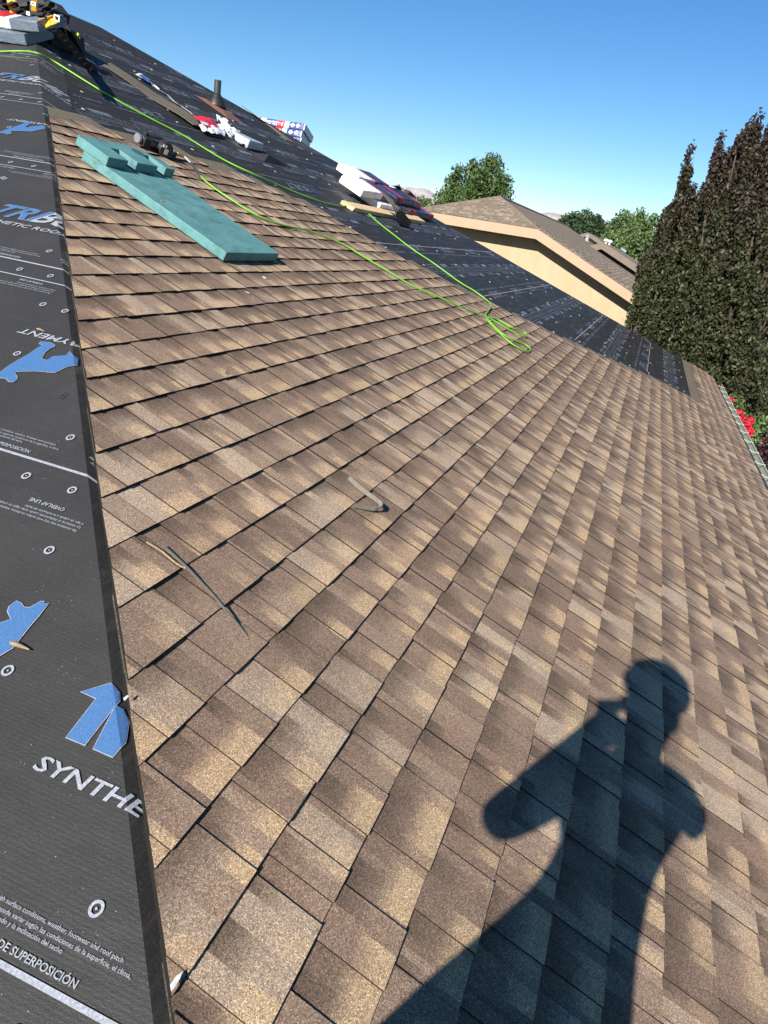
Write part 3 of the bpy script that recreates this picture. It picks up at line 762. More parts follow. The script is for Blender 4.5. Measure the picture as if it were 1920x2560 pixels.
m_back = simple('shingle_back', (.03, .03, .03), .9, .3, 60)
def strip_obj(name, path, wdir, width, th, label, group=None, mat=None):
    b = MB(); ribbon(b, path, wdir, width, th); o = b.build(name, mat or m_strip); tag(o, label, 'shingle strip', group); return o
top = [Mpx(957, 484, .20), Mpx(970, 494, .20), Mpx(980, 508, .19), Mpx(992, 526, .15), Mpx(1004, 544, .09), Mpx(1015, 557, .04), Mpx(1024, 565, .015)]
strip_obj('shingle_strip', spline(top, 4), np.array([1., -.1, 0]), .115, .006, 'gray-brown shingle strip draped down over the bundles and plank', 'loose shingle strips')
top = [Mpx(985, 464, .20), Mpx(1002, 470, .20), Mpx(1016, 480, .20), Mpx(1030, 494, .15), Mpx(1040, 508, .10)]
strip_obj('shingle_strip', spline(top, 4), np.array([1., -.1, 0]), .09, .006, 'gray-brown shingle strip hanging off the back of the bundle pile', 'loose shingle strips')
# long strip lying up the slope, and the strip by the far hip
b = MB(); q4 = [Mpx(258, 163, .006), Mpx(276, 158, .008), Mpx(520, 318, .02), Mpx(482, 314, .02)]
g_ = [[q4[0] * (1 - t) + q4[3] * t + nM * (.012 * math.sin(t * 9) * t), q4[1] * (1 - t) + q4[2] * t + nM * (.012 * math.sin(t * 9 + .6) * t)] for t in np.linspace(0, 1, 12)]
b.sheet(g_); o = b.build('shingle_strip', m_strip, solid=.005); tag(o, 'long gray-brown shingle strip lying up the slope beside torn wrapper', 'shingle strip', 'loose shingle strips')
b = MB(); q4 = [Mpx(603, 262, .008), Mpx(632, 283, .03), Mpx(741, 361, .008), Mpx(716, 350, .006)]
g_ = [[q4[0] * (1 - t) + q4[3] * t, q4[1] * (1 - t) + q4[2] * t] for t in np.linspace(0, 1, 6)]
b.sheet(g_); o = b.build('shingle_strip', m_strip, solid=.005); tag(o, 'gray-brown shingle strip lying along the far hip by the stacked bundles', 'shingle strip', 'loose shingle strips')
b = MB(); q4 = [Mpx(885, 433, .008), Mpx(896, 437, .03), Mpx(912, 452, .02), Mpx(898, 448, .008)]
b.sheet([[q4[0], q4[1]], [q4[3], q4[2]]]); o = b.build('shingle_strip', m_strip, solid=.005); tag(o, 'short shingle strip on the hip above the white-ended bundles', 'shingle strip', 'loose shingle strips')

# --- stack standing on the far slope, behind the far hip
nF = np.array([T, 0, 1]) * CP; uF = np.array([-1, 0, T]) * CP
m_dia = simple('label_diamond', (.8, .78, .68), .5, .1)
fx = 10.28
for i in range(4):
    zf = ZR - T * (fx - (FARC - YR)) 
    org = np.array([fx, 6.27, zf]) + nF * (.005 + i * .104)
    mb = MB(org, [np.array([0, -1., 0]), -uF, nF])
    lab = ['lowest bundle of the labelled stack behind the far hip', 'second bundle up of the labelled stack behind the far hip', 'third bundle up of the labelled stack behind the far hip', 'top bundle of the blue and red labelled stack behind the far hip'][i]
    o = bundle('shingle_bundle', mb, 1.0 + (.02 if i % 2 else 0), .34, .10, m_label, lab, 'bundles stacked behind the far hip', 0, 20 + i)
    for j in range(2):
        dx = .83 + .085 * j; d_ = MB(org, [np.array([0, -1., 0]), -uF, nF]); c_ = np.array([dx, -.004, .05])
        d_.raw([c_ + (-.034, 0, 0), c_ + (0, 0, -.034), c_ + (.034, 0, 0), c_ + (0, 0, .034)], [(0, 1, 2, 3)])
        dm = d_.build('diamond_mark', m_dia); keep(dm, o)

# --- vent pipe
pb = Mpx(541, 270, 0); vp = empty('vent_pipe', pb); tag(vp, 'black plumbing vent pipe with rubber boot and brown metal flashing', 'vent pipe')
ptop = .0
rp = ray(549, 201); k_ = pb[0] / rp[0]; hz = (rp * k_)[2] - pb[2]
m_pipe = simple('pipe_black', (.03, .031, .032), .45, .15, 20)
MB(pb, np.eye(3)).lathe([(.039, -.06), (.039, hz), (.033, hz), (.033, hz - .05)], 18).build('pipe', m_pipe, vp, smooth=False)
MB(pb, np.eye(3)).lathe([(.115, .0), (.105, .035), (.07, .10), (.05, .125), (.044, .145)], 18).build('boot', m_black, vp, smooth=True)
f_ = MB(pb - nM * 0, [np.array([1., 0, 0]), uM, nM]); f_.raw([(-.18, -.30, .005), (.17, -.30, .005), (.15, .22, .006), (-.16, .22, .006), (-.09, -.14, .035), (.09, -.14, .035), (.09, .09, .03), (-.09, .09, .03)], [(0, 1, 5, 4), (1, 2, 6, 5), (2, 3, 7, 6), (3, 0, 4, 7), (4, 5, 6, 7)])
f_.build('flashing', simple('flashing_brown', (.16, .075, .05), .5, .2, 14), vp)

# --- torn wrappers
def crumple(name, corners, nu, nv, amp, mat, parent=None, seed=1, base=.01, arch=.0):
    rr = np.random.default_rng(seed); A, B, C, D = [np.asarray(c) for c in corners]; g_ = []
    for i in range(nu + 1):
        row = []
        for j in range(nv + 1):
            u, v = i / nu, j / nv; p = (A * (1 - u) + B * u) * (1 - v) + (D * (1 - u) + C * u) * v
            row.append(p + nM * (base + amp * rr.random() + arch * math.sin(math.pi * u) * math.sin(math.pi * v)) + np.array([1, 0, 0]) * amp * .6 * (rr.random() - .5) + uM * amp * .6 * (rr.random() - .5))
        g_.append(row)
    return MB().sheet(g_).build(name, mat, parent)
m_redfilm = simple('film_red', (.55, .015, .03), .3, .15, 9); m_whitefilm = simple('film_white', (.62, .62, .60), .32, .15, 12); m_grayfilm = simple('film_gray', (.33, .38, .42), .3, .2, 12); m_bluefilm = simple('film_blue', (.05, .09, .30), .35, .2, 12)
tw = empty('torn_wrapper', Mpx(520, 325)); tag(tw, 'torn red and white bundle wrapper with a shingle remnant on black underlayment', 'wrapper')
crumple('red_film', [Mpx(484, 290, .05), Mpx(534, 302, .05), Mpx(546, 326, .04), Mpx(510, 318, .04)], 7, 5, .022, m_redfilm, tw, 2, .0, .03)
crumple('white_film', [Mpx(493, 320, 0), Mpx(561, 330, 0), Mpx(558, 346, 0), Mpx(508, 337, 0)], 9, 4, .03, m_whitefilm, tw, 3, .015, .03)
crumple('lettering', [Mpx(500, 303, .10), Mpx(519, 308, .10), Mpx(522, 314, .095), Mpx(503, 309, .095)], 3, 2, .004, m_whitefilm, tw, 13, .0)
crumple('crumpled_film', [Mpx(537, 304, 0), Mpx(562, 318, 0), Mpx(583, 340, 0), Mpx(556, 330, 0)], 6, 6, .055, m_whitefilm, tw, 4, .02, .03)
crumple('gray_film', [Mpx(560, 330, 0), Mpx(596, 338, 0), Mpx(604, 356, 0), Mpx(572, 346, 0)], 6, 5, .05, m_grayfilm, tw, 5, .01, .02)
q0, q1 = Mpx(598, 350, 0), Mpx(628, 380, 0)
fb = empty('wrapped_remnant', q1); tag(fb, 'gray film-wrapped end of a bundle below the red wrapper', 'wrapper')
b = frM(7.06, 4.52, .05, .004); b.raw([(0, 0, 0), (.38, .02, 0), (.42, .36, 0), (.02, .42, 0), (.01, .01, .085), (.36, .03, .08), (.40, .34, .03), (.02, .40, .045)], [(3, 2, 1, 0), (4, 5, 6, 7), (0, 1, 5, 4), (1, 2, 6, 5), (2, 3, 7, 6), (3, 0, 4, 7)]); b.build('film_body', m_grayfilm, fb, bevel=.01)
o = crumple('film_tail', [Mpx(588, 340, 0), Mpx(606, 350, 0), Mpx(616, 372, 0), Mpx(598, 362, 0)], 4, 4, .03, m_bluefilm, fb, 8, .005)
# release film running beside the long strip
rf = empty('release_film', Mpx(345, 195)); tag(rf, 'white and blue plastic release film trailing beside the long shingle strip', 'plastic film')
crumple('white_film', [Mpx(334, 187, 0), Mpx(354, 186, 0), Mpx(398, 226, 0), Mpx(382, 212, 0)], 5, 3, .012, m_whitefilm, rf, 6, .004)
crumple('blue_film', [Mpx(344, 191, .014), Mpx(356, 190, .014), Mpx(378, 209, .014), Mpx(370, 209, .014)], 3, 2, .004, m_bluefilm, rf, 7, .012)
b = MB(); ribbon(b, spline([Mpx(380, 212, .01), Mpx(400, 226, .02), Mpx(420, 238, .008), Mpx(436, 254, .02), Mpx(455, 266, .01), Mpx(484, 287, .02)], 4), np.array([1, .3, 0]), .03, .002); b.build('tail', m_whitefilm, rf)
# lifted flap of underlayment with the sheathing showing
b = MB(); b.raw([Mpx(624, 380, .004), Mpx(672, 386, .07), Mpx(728, 420, .004), Mpx(660, 404, .004)], [(0, 3, 2, 1)]); o = b.build('underlayment_flap', m_under_n, solid=.003); tag(o, 'lifted dark flap of underlayment below the film-wrapped remnant', 'flap')
# --- packages, harness, bag and belt at the top of the hip
pk = Npx(108, 121, 0)
def pkf(dy, dn, db=0.0): return MB(pk + np.array([0, 1.0 + dy, 0]) + nN * dn + uN * db, [np.array([0, -1., 0]), uN, nN])
bundle('ridge_shingle_package', pkf(.17, .012), 1.0, .34, .085, m_grayw, 'lower of two plastic-wrapped packages on the hip, gray film at its end', 'packages on the hip', .01, 31, 'package')
bundle('ridge_shingle_package', pkf(.04, .10, .04), 1.0, .34, .078, m_grayw, 'upper of two plastic-wrapped packages on the hip, with a red top', 'packages on the hip', .006, 32, 'package')
rp_ = pkf(.04, .10, .04); rp_.box((.12, .02, .0795), (.66, .31, .0825)); o = rp_.build('red_panel', simple('film_red_top', (.42, .015, .02), .35, .15, 12)); keep(o, [q for q in bpy.data.objects if q.name.startswith('ridge_shingle_package')][-1])
lb = pkf(.04, .10, .04); lb.box((.46, -.006, .012), (.66, -.002, .068)); o = lb.build('paper_label', simple('paper_label', (.62, .58, .52), .7, .12, 120)); tag(o, 'white paper label on the front of the upper package', 'label')
m_yel = simple('webbing_yellow', (.62, .33, .012), .6, .2, 150, bump=.3, bscale=500); m_web = simple('webbing_black', (.014, .014, .016), .75, .3, 150, bump=.3, bscale=500); m_pad = simple('pad_gray', (.09, .09, .09), .8, .2, 120); m_silver = simple('buckle_steel', (.36, .36, .36), .35, .1, 30, metal=.9)
XH = 5.62
hn = empty('safety_harness', Xpx(70, 70, XH)); tag(hn, 'black and yellow safety harness heaped on the wrapped packages', 'harness')
def hpath(pts, dx=0.0, wob=.03):
    out = []
    for i, (px, py) in enumerate(pts): out.append(Xpx(px, py, XH + dx + wob * math.sin(i * 2.1 + px * .05)))
    return spline(out, 5)
for i, (pts, wd, dx) in enumerate([([(26, -4), (34, 26), (46, 50), (60, 54), (74, 47)], .066, -.12), ([(86, -14), (85, 8), (84, 30)], .04, -.1), ([(104, 46), (113, 48), (122, 66)], .05, -.2), ([(124, 40), (131, 45), (137, 60)], .05, -.2), ([(119, 8), (124, 24)], .035, .05), ([(64, 58), (86, 60), (92, 66)], .05, -.18)]):
    b = MB(); ribbon(b, hpath(pts, dx), np.array([0.2, -1., .25]) if i != 5 else np.array([0.5, 0, 1.]), wd, .004); b.build('webbing', m_yel, hn)
for i, (pts, wd, dx) in enumerate([([(53, -10), (56, 14), (60, 34), (50, 46)], .085, -.05), ([(0, 8), (14, 16), (22, 40), (10, 56)], .10, -.1), ([(-6, 74), (14, 66), (34, 56), (60, 50)], .035, -.22), ([(-6, 40), (12, 48), (24, 62)], .05, -.2), ([(66, 20), (80, 36), (96, 44), (110, 42)], .09, -.06), ([(92, 8), (98, 28), (104, 40)], .10, .0), ([(70, 4), (74, 20), (68, 40)], .05, .0), ([(80, 50), (100, 62), (120, 66)], .06, -.14), ([(128, 30), (138, 46), (146, 52)], .06, -.05)]):
    b = MB(); ribbon(b, hpath(pts, dx, .05), np.array([0.3, -1., .2]) if i not in (2, 7) else np.array([.6, 0, 1.]), wd, .007); b.build('strap', m_web, hn)
rh = random.Random(8)
for k in range(11):
    cx_, cy_ = rh.uniform(0, 118), rh.uniform(14, 52); rr_ = rh.uniform(9, 20); a0 = rh.uniform(0, 6); pts = [(cx_ + rr_ * 1.3 * math.cos(a0 + q * .9), cy_ + rr_ * .8 * math.sin(a0 + q * .9)) for q in range(5)]
    b = MB(); ribbon(b, hpath(pts, rh.uniform(-.16, .05), .06), np.array([0.6, -.5, .4]), rh.uniform(.03, .06), .006); b.build('strap', m_web, hn)
for pts, wd, dx in [([(112, 18), (107, 32), (104, 46)], .12, .02), ([(38, -8), (42, 8), (44, 24)], .07, .03)]:
    b = MB(); ribbon(b, hpath(pts, dx), np.array([0.1, -1., .2]), wd, .02); b.build('pad', m_pad, hn, bevel=.004)
b = MB()
cl_ = [(-10, -10), (20, -12), (60, -14), (100, -10), (122, 18), (118, 40), (90, 58), (50, 60), (10, 66), (-20, 62)]
cc = Xpx(55, 25, XH + .12); ring_ = [Xpx(x, y, XH + .12) for x, y in cl_]
vs = ring_ + [cc + np.array([-.14, 0, .02])] + [p_ + np.array([.25, 0, 0]) for p_ in ring_]; n_ = len(ring_)
b.raw(vs, [(i, (i + 1) % n_, n_) for i in range(n_)] + [(i, n_ + 1 + i, n_ + 1 + (i + 1) % n_, (i + 1) % n_) for i in range(n_)]); b.build('back_pad', m_web, hn)
for (px, py, w_, h_) in [(84, 10, .045, .03), (142, 46, .05, .05), (89, 58, .03, .05), (71, 34, .03, .03)]:
    c_ = Xpx(px, py, XH - .2); b = MB(c_, [np.array([.15, -.97, -.15]), np.array([.3, .2, .93]), np.array([-.9, -.1, .3])])
    for (x0, y0, x1, y1) in ((-w_ / 2, -h_ / 2, w_ / 2, -h_ / 2 + .009), (-w_ / 2, h_ / 2 - .009, w_ / 2, h_ / 2), (-w_ / 2, -h_ / 2 + .009, -w_ / 2 + .009, h_ / 2 - .009), (w_ / 2 - .009, -h_ / 2 + .009, w_ / 2, h_ / 2 - .009)): b.box((x0, y0, -.004), (x1, y1, .004))
    b.build('buckle', m_silver, hn)
# tool bag
bgp = Mpx(182, 137, 0); bag = empty('tool_bag', bgp); tag(bag, 'black tool bag slumped on the slope behind the harness', 'bag')
P4 = [Mpx(130, 112, .0), Mpx(214, 143, .0)]
bx = [Mpx(128, 112, 0), Mpx(214, 145, 0), Mpx(214, 145, 0) + np.array([.12, .16, .08]), Mpx(128, 112, 0) + np.array([.12, .2, .08])]
rr_ = P4[1][0]
tl = Xpx(112, 42, bx[0][0] + .03); tr = Xpx(166, 40, bx[1][0] - .25); trr = Xpx(212, 98, bx[1][0]);
vs = [bx[0], bx[1], bx[2], bx[3], tl, trr, trr + np.array([.1, .14, .05]), tl + np.array([.1, .15, .04]), Xpx(160, 40, bx[0][0] + .1), Xpx(160, 40, bx[0][0] + .1) + np.array([.1, .14, .04]), Xpx(178, 76, bx[0][0] + .15), Xpx(178, 76, bx[0][0] + .15) + np.array([.1, .14, .04])]
b = MB(); b.raw(vs, [(0, 1, 5, 10, 8, 4), (1, 2, 6, 5), (2, 3, 7, 9, 11, 6), (3, 0, 4, 7), (4, 8, 9, 7), (8, 10, 11, 9), (10, 5, 6, 11), (3, 2, 1, 0)]); b.build('bag_body', simple('bag_fabric', (.010, .010, .011), .8, .3, 80, bump=.3, bscale=300), bag, bevel=.015)
b = MB(); b.tube(spline([Xpx(132, 66, bx[0][0] - .02), Xpx(144, 60, bx[0][0] - .06), Xpx(156, 52, bx[0][0] - .06), Xpx(164, 50, bx[0][0] + .0)], 5), .014, 8, local=False); b.build('handle', m_pad, bag, smooth=True)
b = MB(); b.tube(spline([Xpx(152, 68, bx[0][0] - .02), Xpx(163, 76, bx[0][0] - .03), Xpx(166, 88, bx[0][0] - .01)], 5), .006, 6, local=False); b.build('cord', m_pad, bag, smooth=True)
b = MB(); ribbon(b, [Xpx(190, 83, bx[0][0] + .1), Xpx(196, 88, bx[0][0] + .08), Xpx(197, 95, bx[0][0] + .1)], np.array([0, -1., 0]), .025, .006); b.build('tag_loop', simple('tag_lime', (.45, .55, .05), .6, .2), bag)
# belt with eyelets
bp = [(122, 70, .30), (141, 79, .27), (155, 91, .24), (168, 105, .20), (181, 120, .16), (193, 135, .12), (205, 149, .08), (218, 163, .045), (232, 176, .02), (247, 189, .012)]
BP = [Mpx(x, y, h) for x, y, h in bp]; bs = spline(BP, 5)
belt = empty('tool_belt', BP[-1]); tag(belt, 'black belt with metal eyelets hanging down from the packages onto the slope', 'belt')
b = MB(); wd_ = np.array([1., -.4, .35]); ribbon(b, bs, wd_, .062, .005); b.build('strap', m_web, belt)
b0 = None
for k in range(1, 9):
    c_ = bs[k * 5 - 2]; d_ = bs[k * 5 - 1] - bs[k * 5 - 3]; d_ /= np.linalg.norm(d_); w_ = wd_ - d_ * (wd_ @ d_); w_ /= np.linalg.norm(w_); u_ = np.cross(d_, w_); u_ = u_ if u_ @ (-c_) > 0 else -u_
    e_ = MB(c_ + u_ * .0035, [w_, np.cross(u_, w_), u_]); e_.lathe([(.0075, 0), (.018, 0), (.018, .0025), (.0125, .0045), (.0075, .0015)], 14, cap=False); e_.build('eyelet', m_silver, belt)

# --- scraps on the shingles
def Zq(x, y): return (200 + x / 2.074, 1150 + y / 2.074)
m_scrap = simple('scrap_edge', (.13, .12, .095), .9, .25, 150)
pts = [Mpx(*Zq(x, y), h) for x, y, h in [(1395, 92, .03), (1420, 115, .036), (1460, 150, .042), (1500, 180, .046), (1535, 205, .05), (1556, 222, .05), (1560, 240, .046), (1540, 254, .042), (1500, 250, .037), (1460, 243, .033), (1420, 236, .03)]]
b = MB(); b_s = spline(pts, 5); nb_ = len(b_s); ribbon(b, b_s, [nM * (.85) + np.array([0.3, -.3, 0]) for _ in b_s], .016, .003); tag(b.build('shingle_scrap', m_scrap), 'curled gray-green shingle offcut in a hook shape on the shingles', 'scrap')
pts = [Mpx(*Zq(x, y), h) for x, y, h in [(432, 442, .025), (500, 505, .026), (560, 562, .027), (620, 625, .026), (690, 700, .026), (745, 765, .027), (800, 830, .025), (866, 910, .022)]]
b = MB(); ribbon(b, spline(pts, 4), np.array([1., .55, .23]), .007, .0015); tag(b.build('shingle_sliver', m_scrap), 'long thin straight sliver of shingle lying across three courses', 'scrap')
pts = [Mpx(*Zq(x, y), h) for x, y, h in [(345, 425, .024), (420, 470, .025), (500, 535, .026), (545, 560, .025)]]
b = MB(); ribbon(b, spline(pts, 4), np.array([1., .55, .23]), .005, .0015); tag(b.build('shingle_sliver', m_shingle), 'short reddish-brown sliver beside the long thin one', 'scrap')
x_, s_ = mxs(Mpx(659, 688, .03)); b = frM(x_, s_, .2, .0215); b.lathe([(.014, 0), (.0135, .003), (.006, .004), (.0005, .0045)], 12); tag(b.build('loose_cap', m_cap_w), 'loose white plastic nail cap on the shingles below the teal platform', 'nail cap')
for i, (px, py, a, lab) in enumerate([(615, 728, -.9, 'tiny pale plastic thread on the shingles below the loose cap'), (563, 928, .3, 'tiny dark wire ring on the shingles')]):
    x_, s_ = mxs(Mpx(px, py, .026)); b = frM(x_, s_, a, .026); b.tube([(.012 * math.cos(t), .007 * math.sin(t), .0) for t in np.linspace(0, 5.2, 12)], .0011, 5); tag(b.build('wire_bit', m_cap_w if i == 0 else m_black), lab, 'wire')
# splinters on the hip end and flakes at the hip
for (pa, pb_, r_, lab) in [((93, 822), (112, 829), .003, 'pale wood splinter on the underlayment above the blue emblem'), ((27, 1607), (74, 1624), .0042, 'brown twig lying on the blue emblem'), ((147, 995), (168, 981), .0014, 'thin dark splinter on the underlayment below the blue emblem')]:
    A_, B_ = Npx(*pa, .009), Npx(*pb_, .009); b = MB(); b.tube([A_, A_ * .7 + B_ * .3 + nN * .002, A_ * .3 + B_ * .7 + nN * .001, B_], [r_ * 1.1, r_ * 1.3, r_ * .8, r_ * .3], 6, local=False); tag(b.build('splinter', simple('splinter_wood%d' % pa[0], (.22, .16, .10) if r_ > .002 else (.02, .02, .02), .9, .4, 150)), lab, 'splinter')
m_flake = simple('film_flake', (.6, .6, .58), .7, .2, 60)
for i, q in enumerate([[(425, 2462), (440, 2440), (455, 2430), (450, 2446), (436, 2470), (428, 2478)], [(308, 1746), (318, 1738), (322, 1741), (312, 1752)]]):
    b = MB(); b.raw([Mpx(x, y, .031) for x, y in q], [tuple(range(len(q)))]); o = b.build('film_flake', m_flake, solid=.001); tag(o, ['white torn film flake by the lowest shingles at the hip', 'small white film flake at the hip beside the blue letter'][i], 'flake')
# ------------------------------------------------------------------ ground, mountains
N_ = NT('ground_mat'); p_ = N_.pos(); f1 = N_.noise(p_, .12, 5, .6); f2 = N_.noise(p_, 6, 4, .7)
N_.set(Base_Color=N_.mix(N_.sstep(f1, .4, .6), N_.mix(f2, (.05, .075, .025), (.085, .11, .04)), N_.mix(f2, (.16, .12, .085), (.22, .17, .12))), Roughness=.95); N_.bump(f2, .5, .05)
o = mesh_obj('ground', [(-3000, -9000, GROUND), (16000, -9000, GROUND), (16000, 9000, GROUND), (-3000, 9000, GROUND)], [(0, 1, 2, 3)], N_.m); struct(o)
N_ = NT('hazy_shale'); p_ = N_.pos(); st = N_.noise(N_.scalev(p_, (.002, .012, .002)), 1.0, 5, .65); ly = N_.noise(N_.scalev(p_, (.0006, .0006, .03)), 1.0, 3, .6)  # pale lavender-gray rock, with the distance haze put into its color
N_.set(Base_Color=N_.mix(N_.math('MULTIPLY', N_.sstep(ly, .35, .65), .6), N_.mix(N_.sstep(st, .3, .7), (.225, .205, .205), (.30, .28, .285)), (.18, .172, .19)), Roughness=1.0); m_hazy_shale = N_.m
outl = [(-400, 250), (200, 330), (700, 428), (940, 484), (985, 470), (1010, 467), (1065, 470), (1078, 478), (1088, 487), (1105, 489), (1130, 501), (1180, 512), (1250, 519), (1330, 540), (1352, 532), (1380, 530), (1410, 538), (1440, 551), (1500, 554), (1560, 564), (1650, 588), (1900, 628), (2300, 700)]
XM = 9000.; rows = []; rgm = np.random.default_rng(4)
xs_ = np.linspace(-400, 2300, 260); ys_ = np.interp(xs_, [q[0] for q in outl], [q[1] for q in outl])
crest = [Xpx(x, y, XM) for x, y in zip(xs_, ys_)]; nz = rgm.normal(size=260); nz = np.convolve(nz, np.ones(3) / 3, 'same')
for fx_, fz_, am in ((0, 1.0, 0), (-120, .86, 30), (-200, .60, 60), (-700, .30, 260), (-1500, 0.0, 0)):
    rows.append([np.array([XM + fx_ + am * nz[i], c_[1] * (1 + fx_ / XM), GROUND + (c_[2] - GROUND) * fz_ * (1 + (.05 * nz[i] if am else 0)) - (5 if fz_ == 0 else 0)]) for i, c_ in enumerate(crest)])
rows.insert(0, [c_ + np.array([900., 0, -c_[2] * .2]) for c_ in crest]); rows.insert(0, [np.array([XM + 2500, c_[1] * 1.2, GROUND - 5]) for c_ in crest])
o = MB().sheet(rows[::-1]).build('mountains', m_hazy_shale); struct(o)

# ------------------------------------------------------------------ neighbouring houses
N_ = NT('stucco_cream'); p_ = N_.pos(); st_ = N_.noise(N_.scalev(p_, (1, 1.4, .35)), 1.1, 5, .7); lo_ = N_.noise(p_, 40, 3, .6)
cr_ = N_.mix(N_.sstep(st_, .35, .7), (.36, .272, .165), (.405, .312, .20)); cr_ = N_.mix(N_.math('MULTIPLY', N_.sstep(lo_, .45, .7), .25), cr_, (.30, .235, .14)); N_.set(Base_Color=cr_, Roughness=.95); N_.bump(N_.noise(p_, 55, 4, .7), .6, .012); m_cream = N_.m
m_fascia = simple('fascia_tan', (.33, .235, .15), .7, .05, 4); m_shaded_brown = simple('shaded_brown', (.11, .08, .06), .8, .1, 5)  # second brown is darkened to carry the deep shadow under the overhang
m_nroof = shingle_mat('shingle_weathered', (.10, .08, .062), (.165, .132, .10), (.26, .215, .165), (.22, .18, .135), (.12, .1, .08), .3, 300)
m_orange = simple('roof_orange', (.33, .16, .08), .9, .1, 4); m_white = simple('vent_white', (.7, .7, .68), .5, .05, 10); m_galv = simple('galvanised', (.5, .5, .5), .4, .1, 20, metal=.7)
XF = 20.0; XW = 20.45; YN = 4.84; ZN = 1.13; YJ = 3.17; ZJ = .40; YL = 2 * YN - YJ; XA = 22.4; XBK = 39.0; YER = -2.7; ZER = ZJ - T * (YJ - YER); YEL = 2 * YN - YER
nb = empty('neighbor_house', (28, YN, GROUND)); tag(nb, 'cream stucco neighbor house with tan fascia and clipped-gable brown roof', 'house')
A_ = np.array
jl_, jr_ = A_([XF, YL, ZJ]), A_([XF, YJ, ZJ]); ap = A_([XA, YN, ZN]); er, el = A_([XF, YER, ZER]), A_([XF, YEL, ZER]); erb, elb, apb = A_([XBK, YER, ZER]), A_([XBK, YEL, ZER]), A_([XBK, YN, ZN])
def solid_poly(name, pts, mat, th, parent):
    n = np.cross(pts[1] - pts[0], pts[2] - pts[0]); n /= np.linalg.norm(n); n = n if n[2] > 0 else -n
    m = len(pts); b = MB(); b.raw(list(pts) + [p_ - n * th for p_ in pts], [tuple(range(m)), tuple(reversed(range(m, 2 * m)))] + [(i, m + i, m + (i + 1) % m, (i + 1) % m) for i in range(m)]); return b.build(name, mat, parent)
roofR = [jr_, er, erb, apb, ap]; roofL = [jl_, ap, apb, elb, el]; roofH = [jl_, jr_, ap]
def plane_tabs(name, poly, along, parent, mat, maxn=4000, seed=1, w0=.16, ex=.143, h0=.012, full=True):
    """rows of shingle tabs standing proud of a roof plane"""
    n = np.cross(poly[1] - poly[0], poly[2] - poly[0]); n /= np.linalg.norm(n); n = n if n[2] > 0 else -n
    a = np.asarray(along, float); a /= np.linalg.norm(a); u = np.cross(n, a); u = u if u[2] > 0 else -u
    o0 = poly[0]; P2 = [((p_ - o0) @ a, (p_ - o0) @ u) for p_ in poly]; smin, smax = min(p_[1] for p_ in P2), max(p_[1] for p_ in P2)
    sh = Sh(); rr = random.Random(seed); s = smin
    area = sum(P2[i][0] * P2[(i + 1) % len(P2)][1] - P2[(i + 1) % len(P2)][0] * P2[i][1] for i in range(len(P2)))
    Q = P2 if area > 0 else P2[::-1]
    while s < smax:
        xs = [p_[0] for p_ in P2]; x = min(xs) - rr.random() * .3
        while x < max(xs):
            wd = rr.uniform(w0 * .6, w0 * 1.7); pl = [(x, s), (x + wd, s), (x + wd, s + ex + .02), (x, s + ex + .02)]
            for i in range(len(Q)):
                p_, q_ = Q[i], Q[(i + 1) % len(Q)]; ex_, ey_ = q_[0] - p_[0], q_[1] - p_[1]; pl = clip(pl, -ey_, ex_, -ey_ * p_[0] + ex_ * p_[1])
                if len(pl) < 3: break
            if len(pl) >= 3:
                up = .006 if rr.random() < .5 else .0; tb = (rr.choice([rr.uniform(.15, .4), rr.uniform(.4, .65), rr.uniform(.65, .95)]), rr.random() * .6, rr.random()); n0 = len(sh.v); m = len(pl)
                for k_ in (0, 1):
                    for (x_, s_) in pl: sh.v.append(o0 + a * x_ + u * s_ + n * (h0 - (s_ - s) * .05 + up - .012 * k_ + (.004 if k_ == 0 else 0)))
                A2 = sum(pl[i][0] * pl[(i + 1) % m][1] - pl[(i + 1) % m][0] * pl[i][1] for i in range(m)); flip = (np.cross(a, u) @ n) * A2 < 0
                fs = [[n0 + i for i in range(m)]] + [[n0 + i, n0 + m + i, n0 + m + (i + 1) % m, n0 + (i + 1) % m] for i in range(m)]
                for f in fs:
                    f = f[::-1] if flip else f; sh.f.append(f); sh.tab.append(tb)
                    for i in f: x_, s_ = pl[(i - n0) % m]; sh.uv.append((x_, min(.98, (s_ - s) / ex)))
            x += wd
        s += ex
    o = sh.finish(name, mat); keep(o, parent); o['kind'] = 'stuff'; return o
for nm, pl in (('roof', roofR), ('roof', roofL), ('roof', roofH)): solid_poly(nm, pl, m_nroof, .06, nb)
plane_tabs('shingles', [p_ + A_([0, 0, .004]) for p_ in roofH], (0, 1, 0), nb, m_nroof, seed=3, w0=.22)
plane_tabs('shingles', [p_ + A_([0, 0, .004]) for p_ in [jr_, er, A_([31, YER, ZER]), A_([31, YN, ZN]), ap]], (1, 0, 0), nb, m_nroof, seed=4, w0=.24)
# hip and ridge caps
b = MB(); b.tube([jr_ + A_([0, 0, .01]), ap + A_([0, 0, .01])], .03, 6, local=False); b.tube([jl_ + A_([0, 0, .01]), ap + A_([0, 0, .01])], .03, 6, local=False); b.tube([ap + A_([0, 0, .01]), apb + A_([0, 0, .01])], .035, 6, local=False); o = b.build('ridge_caps', m_nroof, nb); o['kind'] = 'stuff'
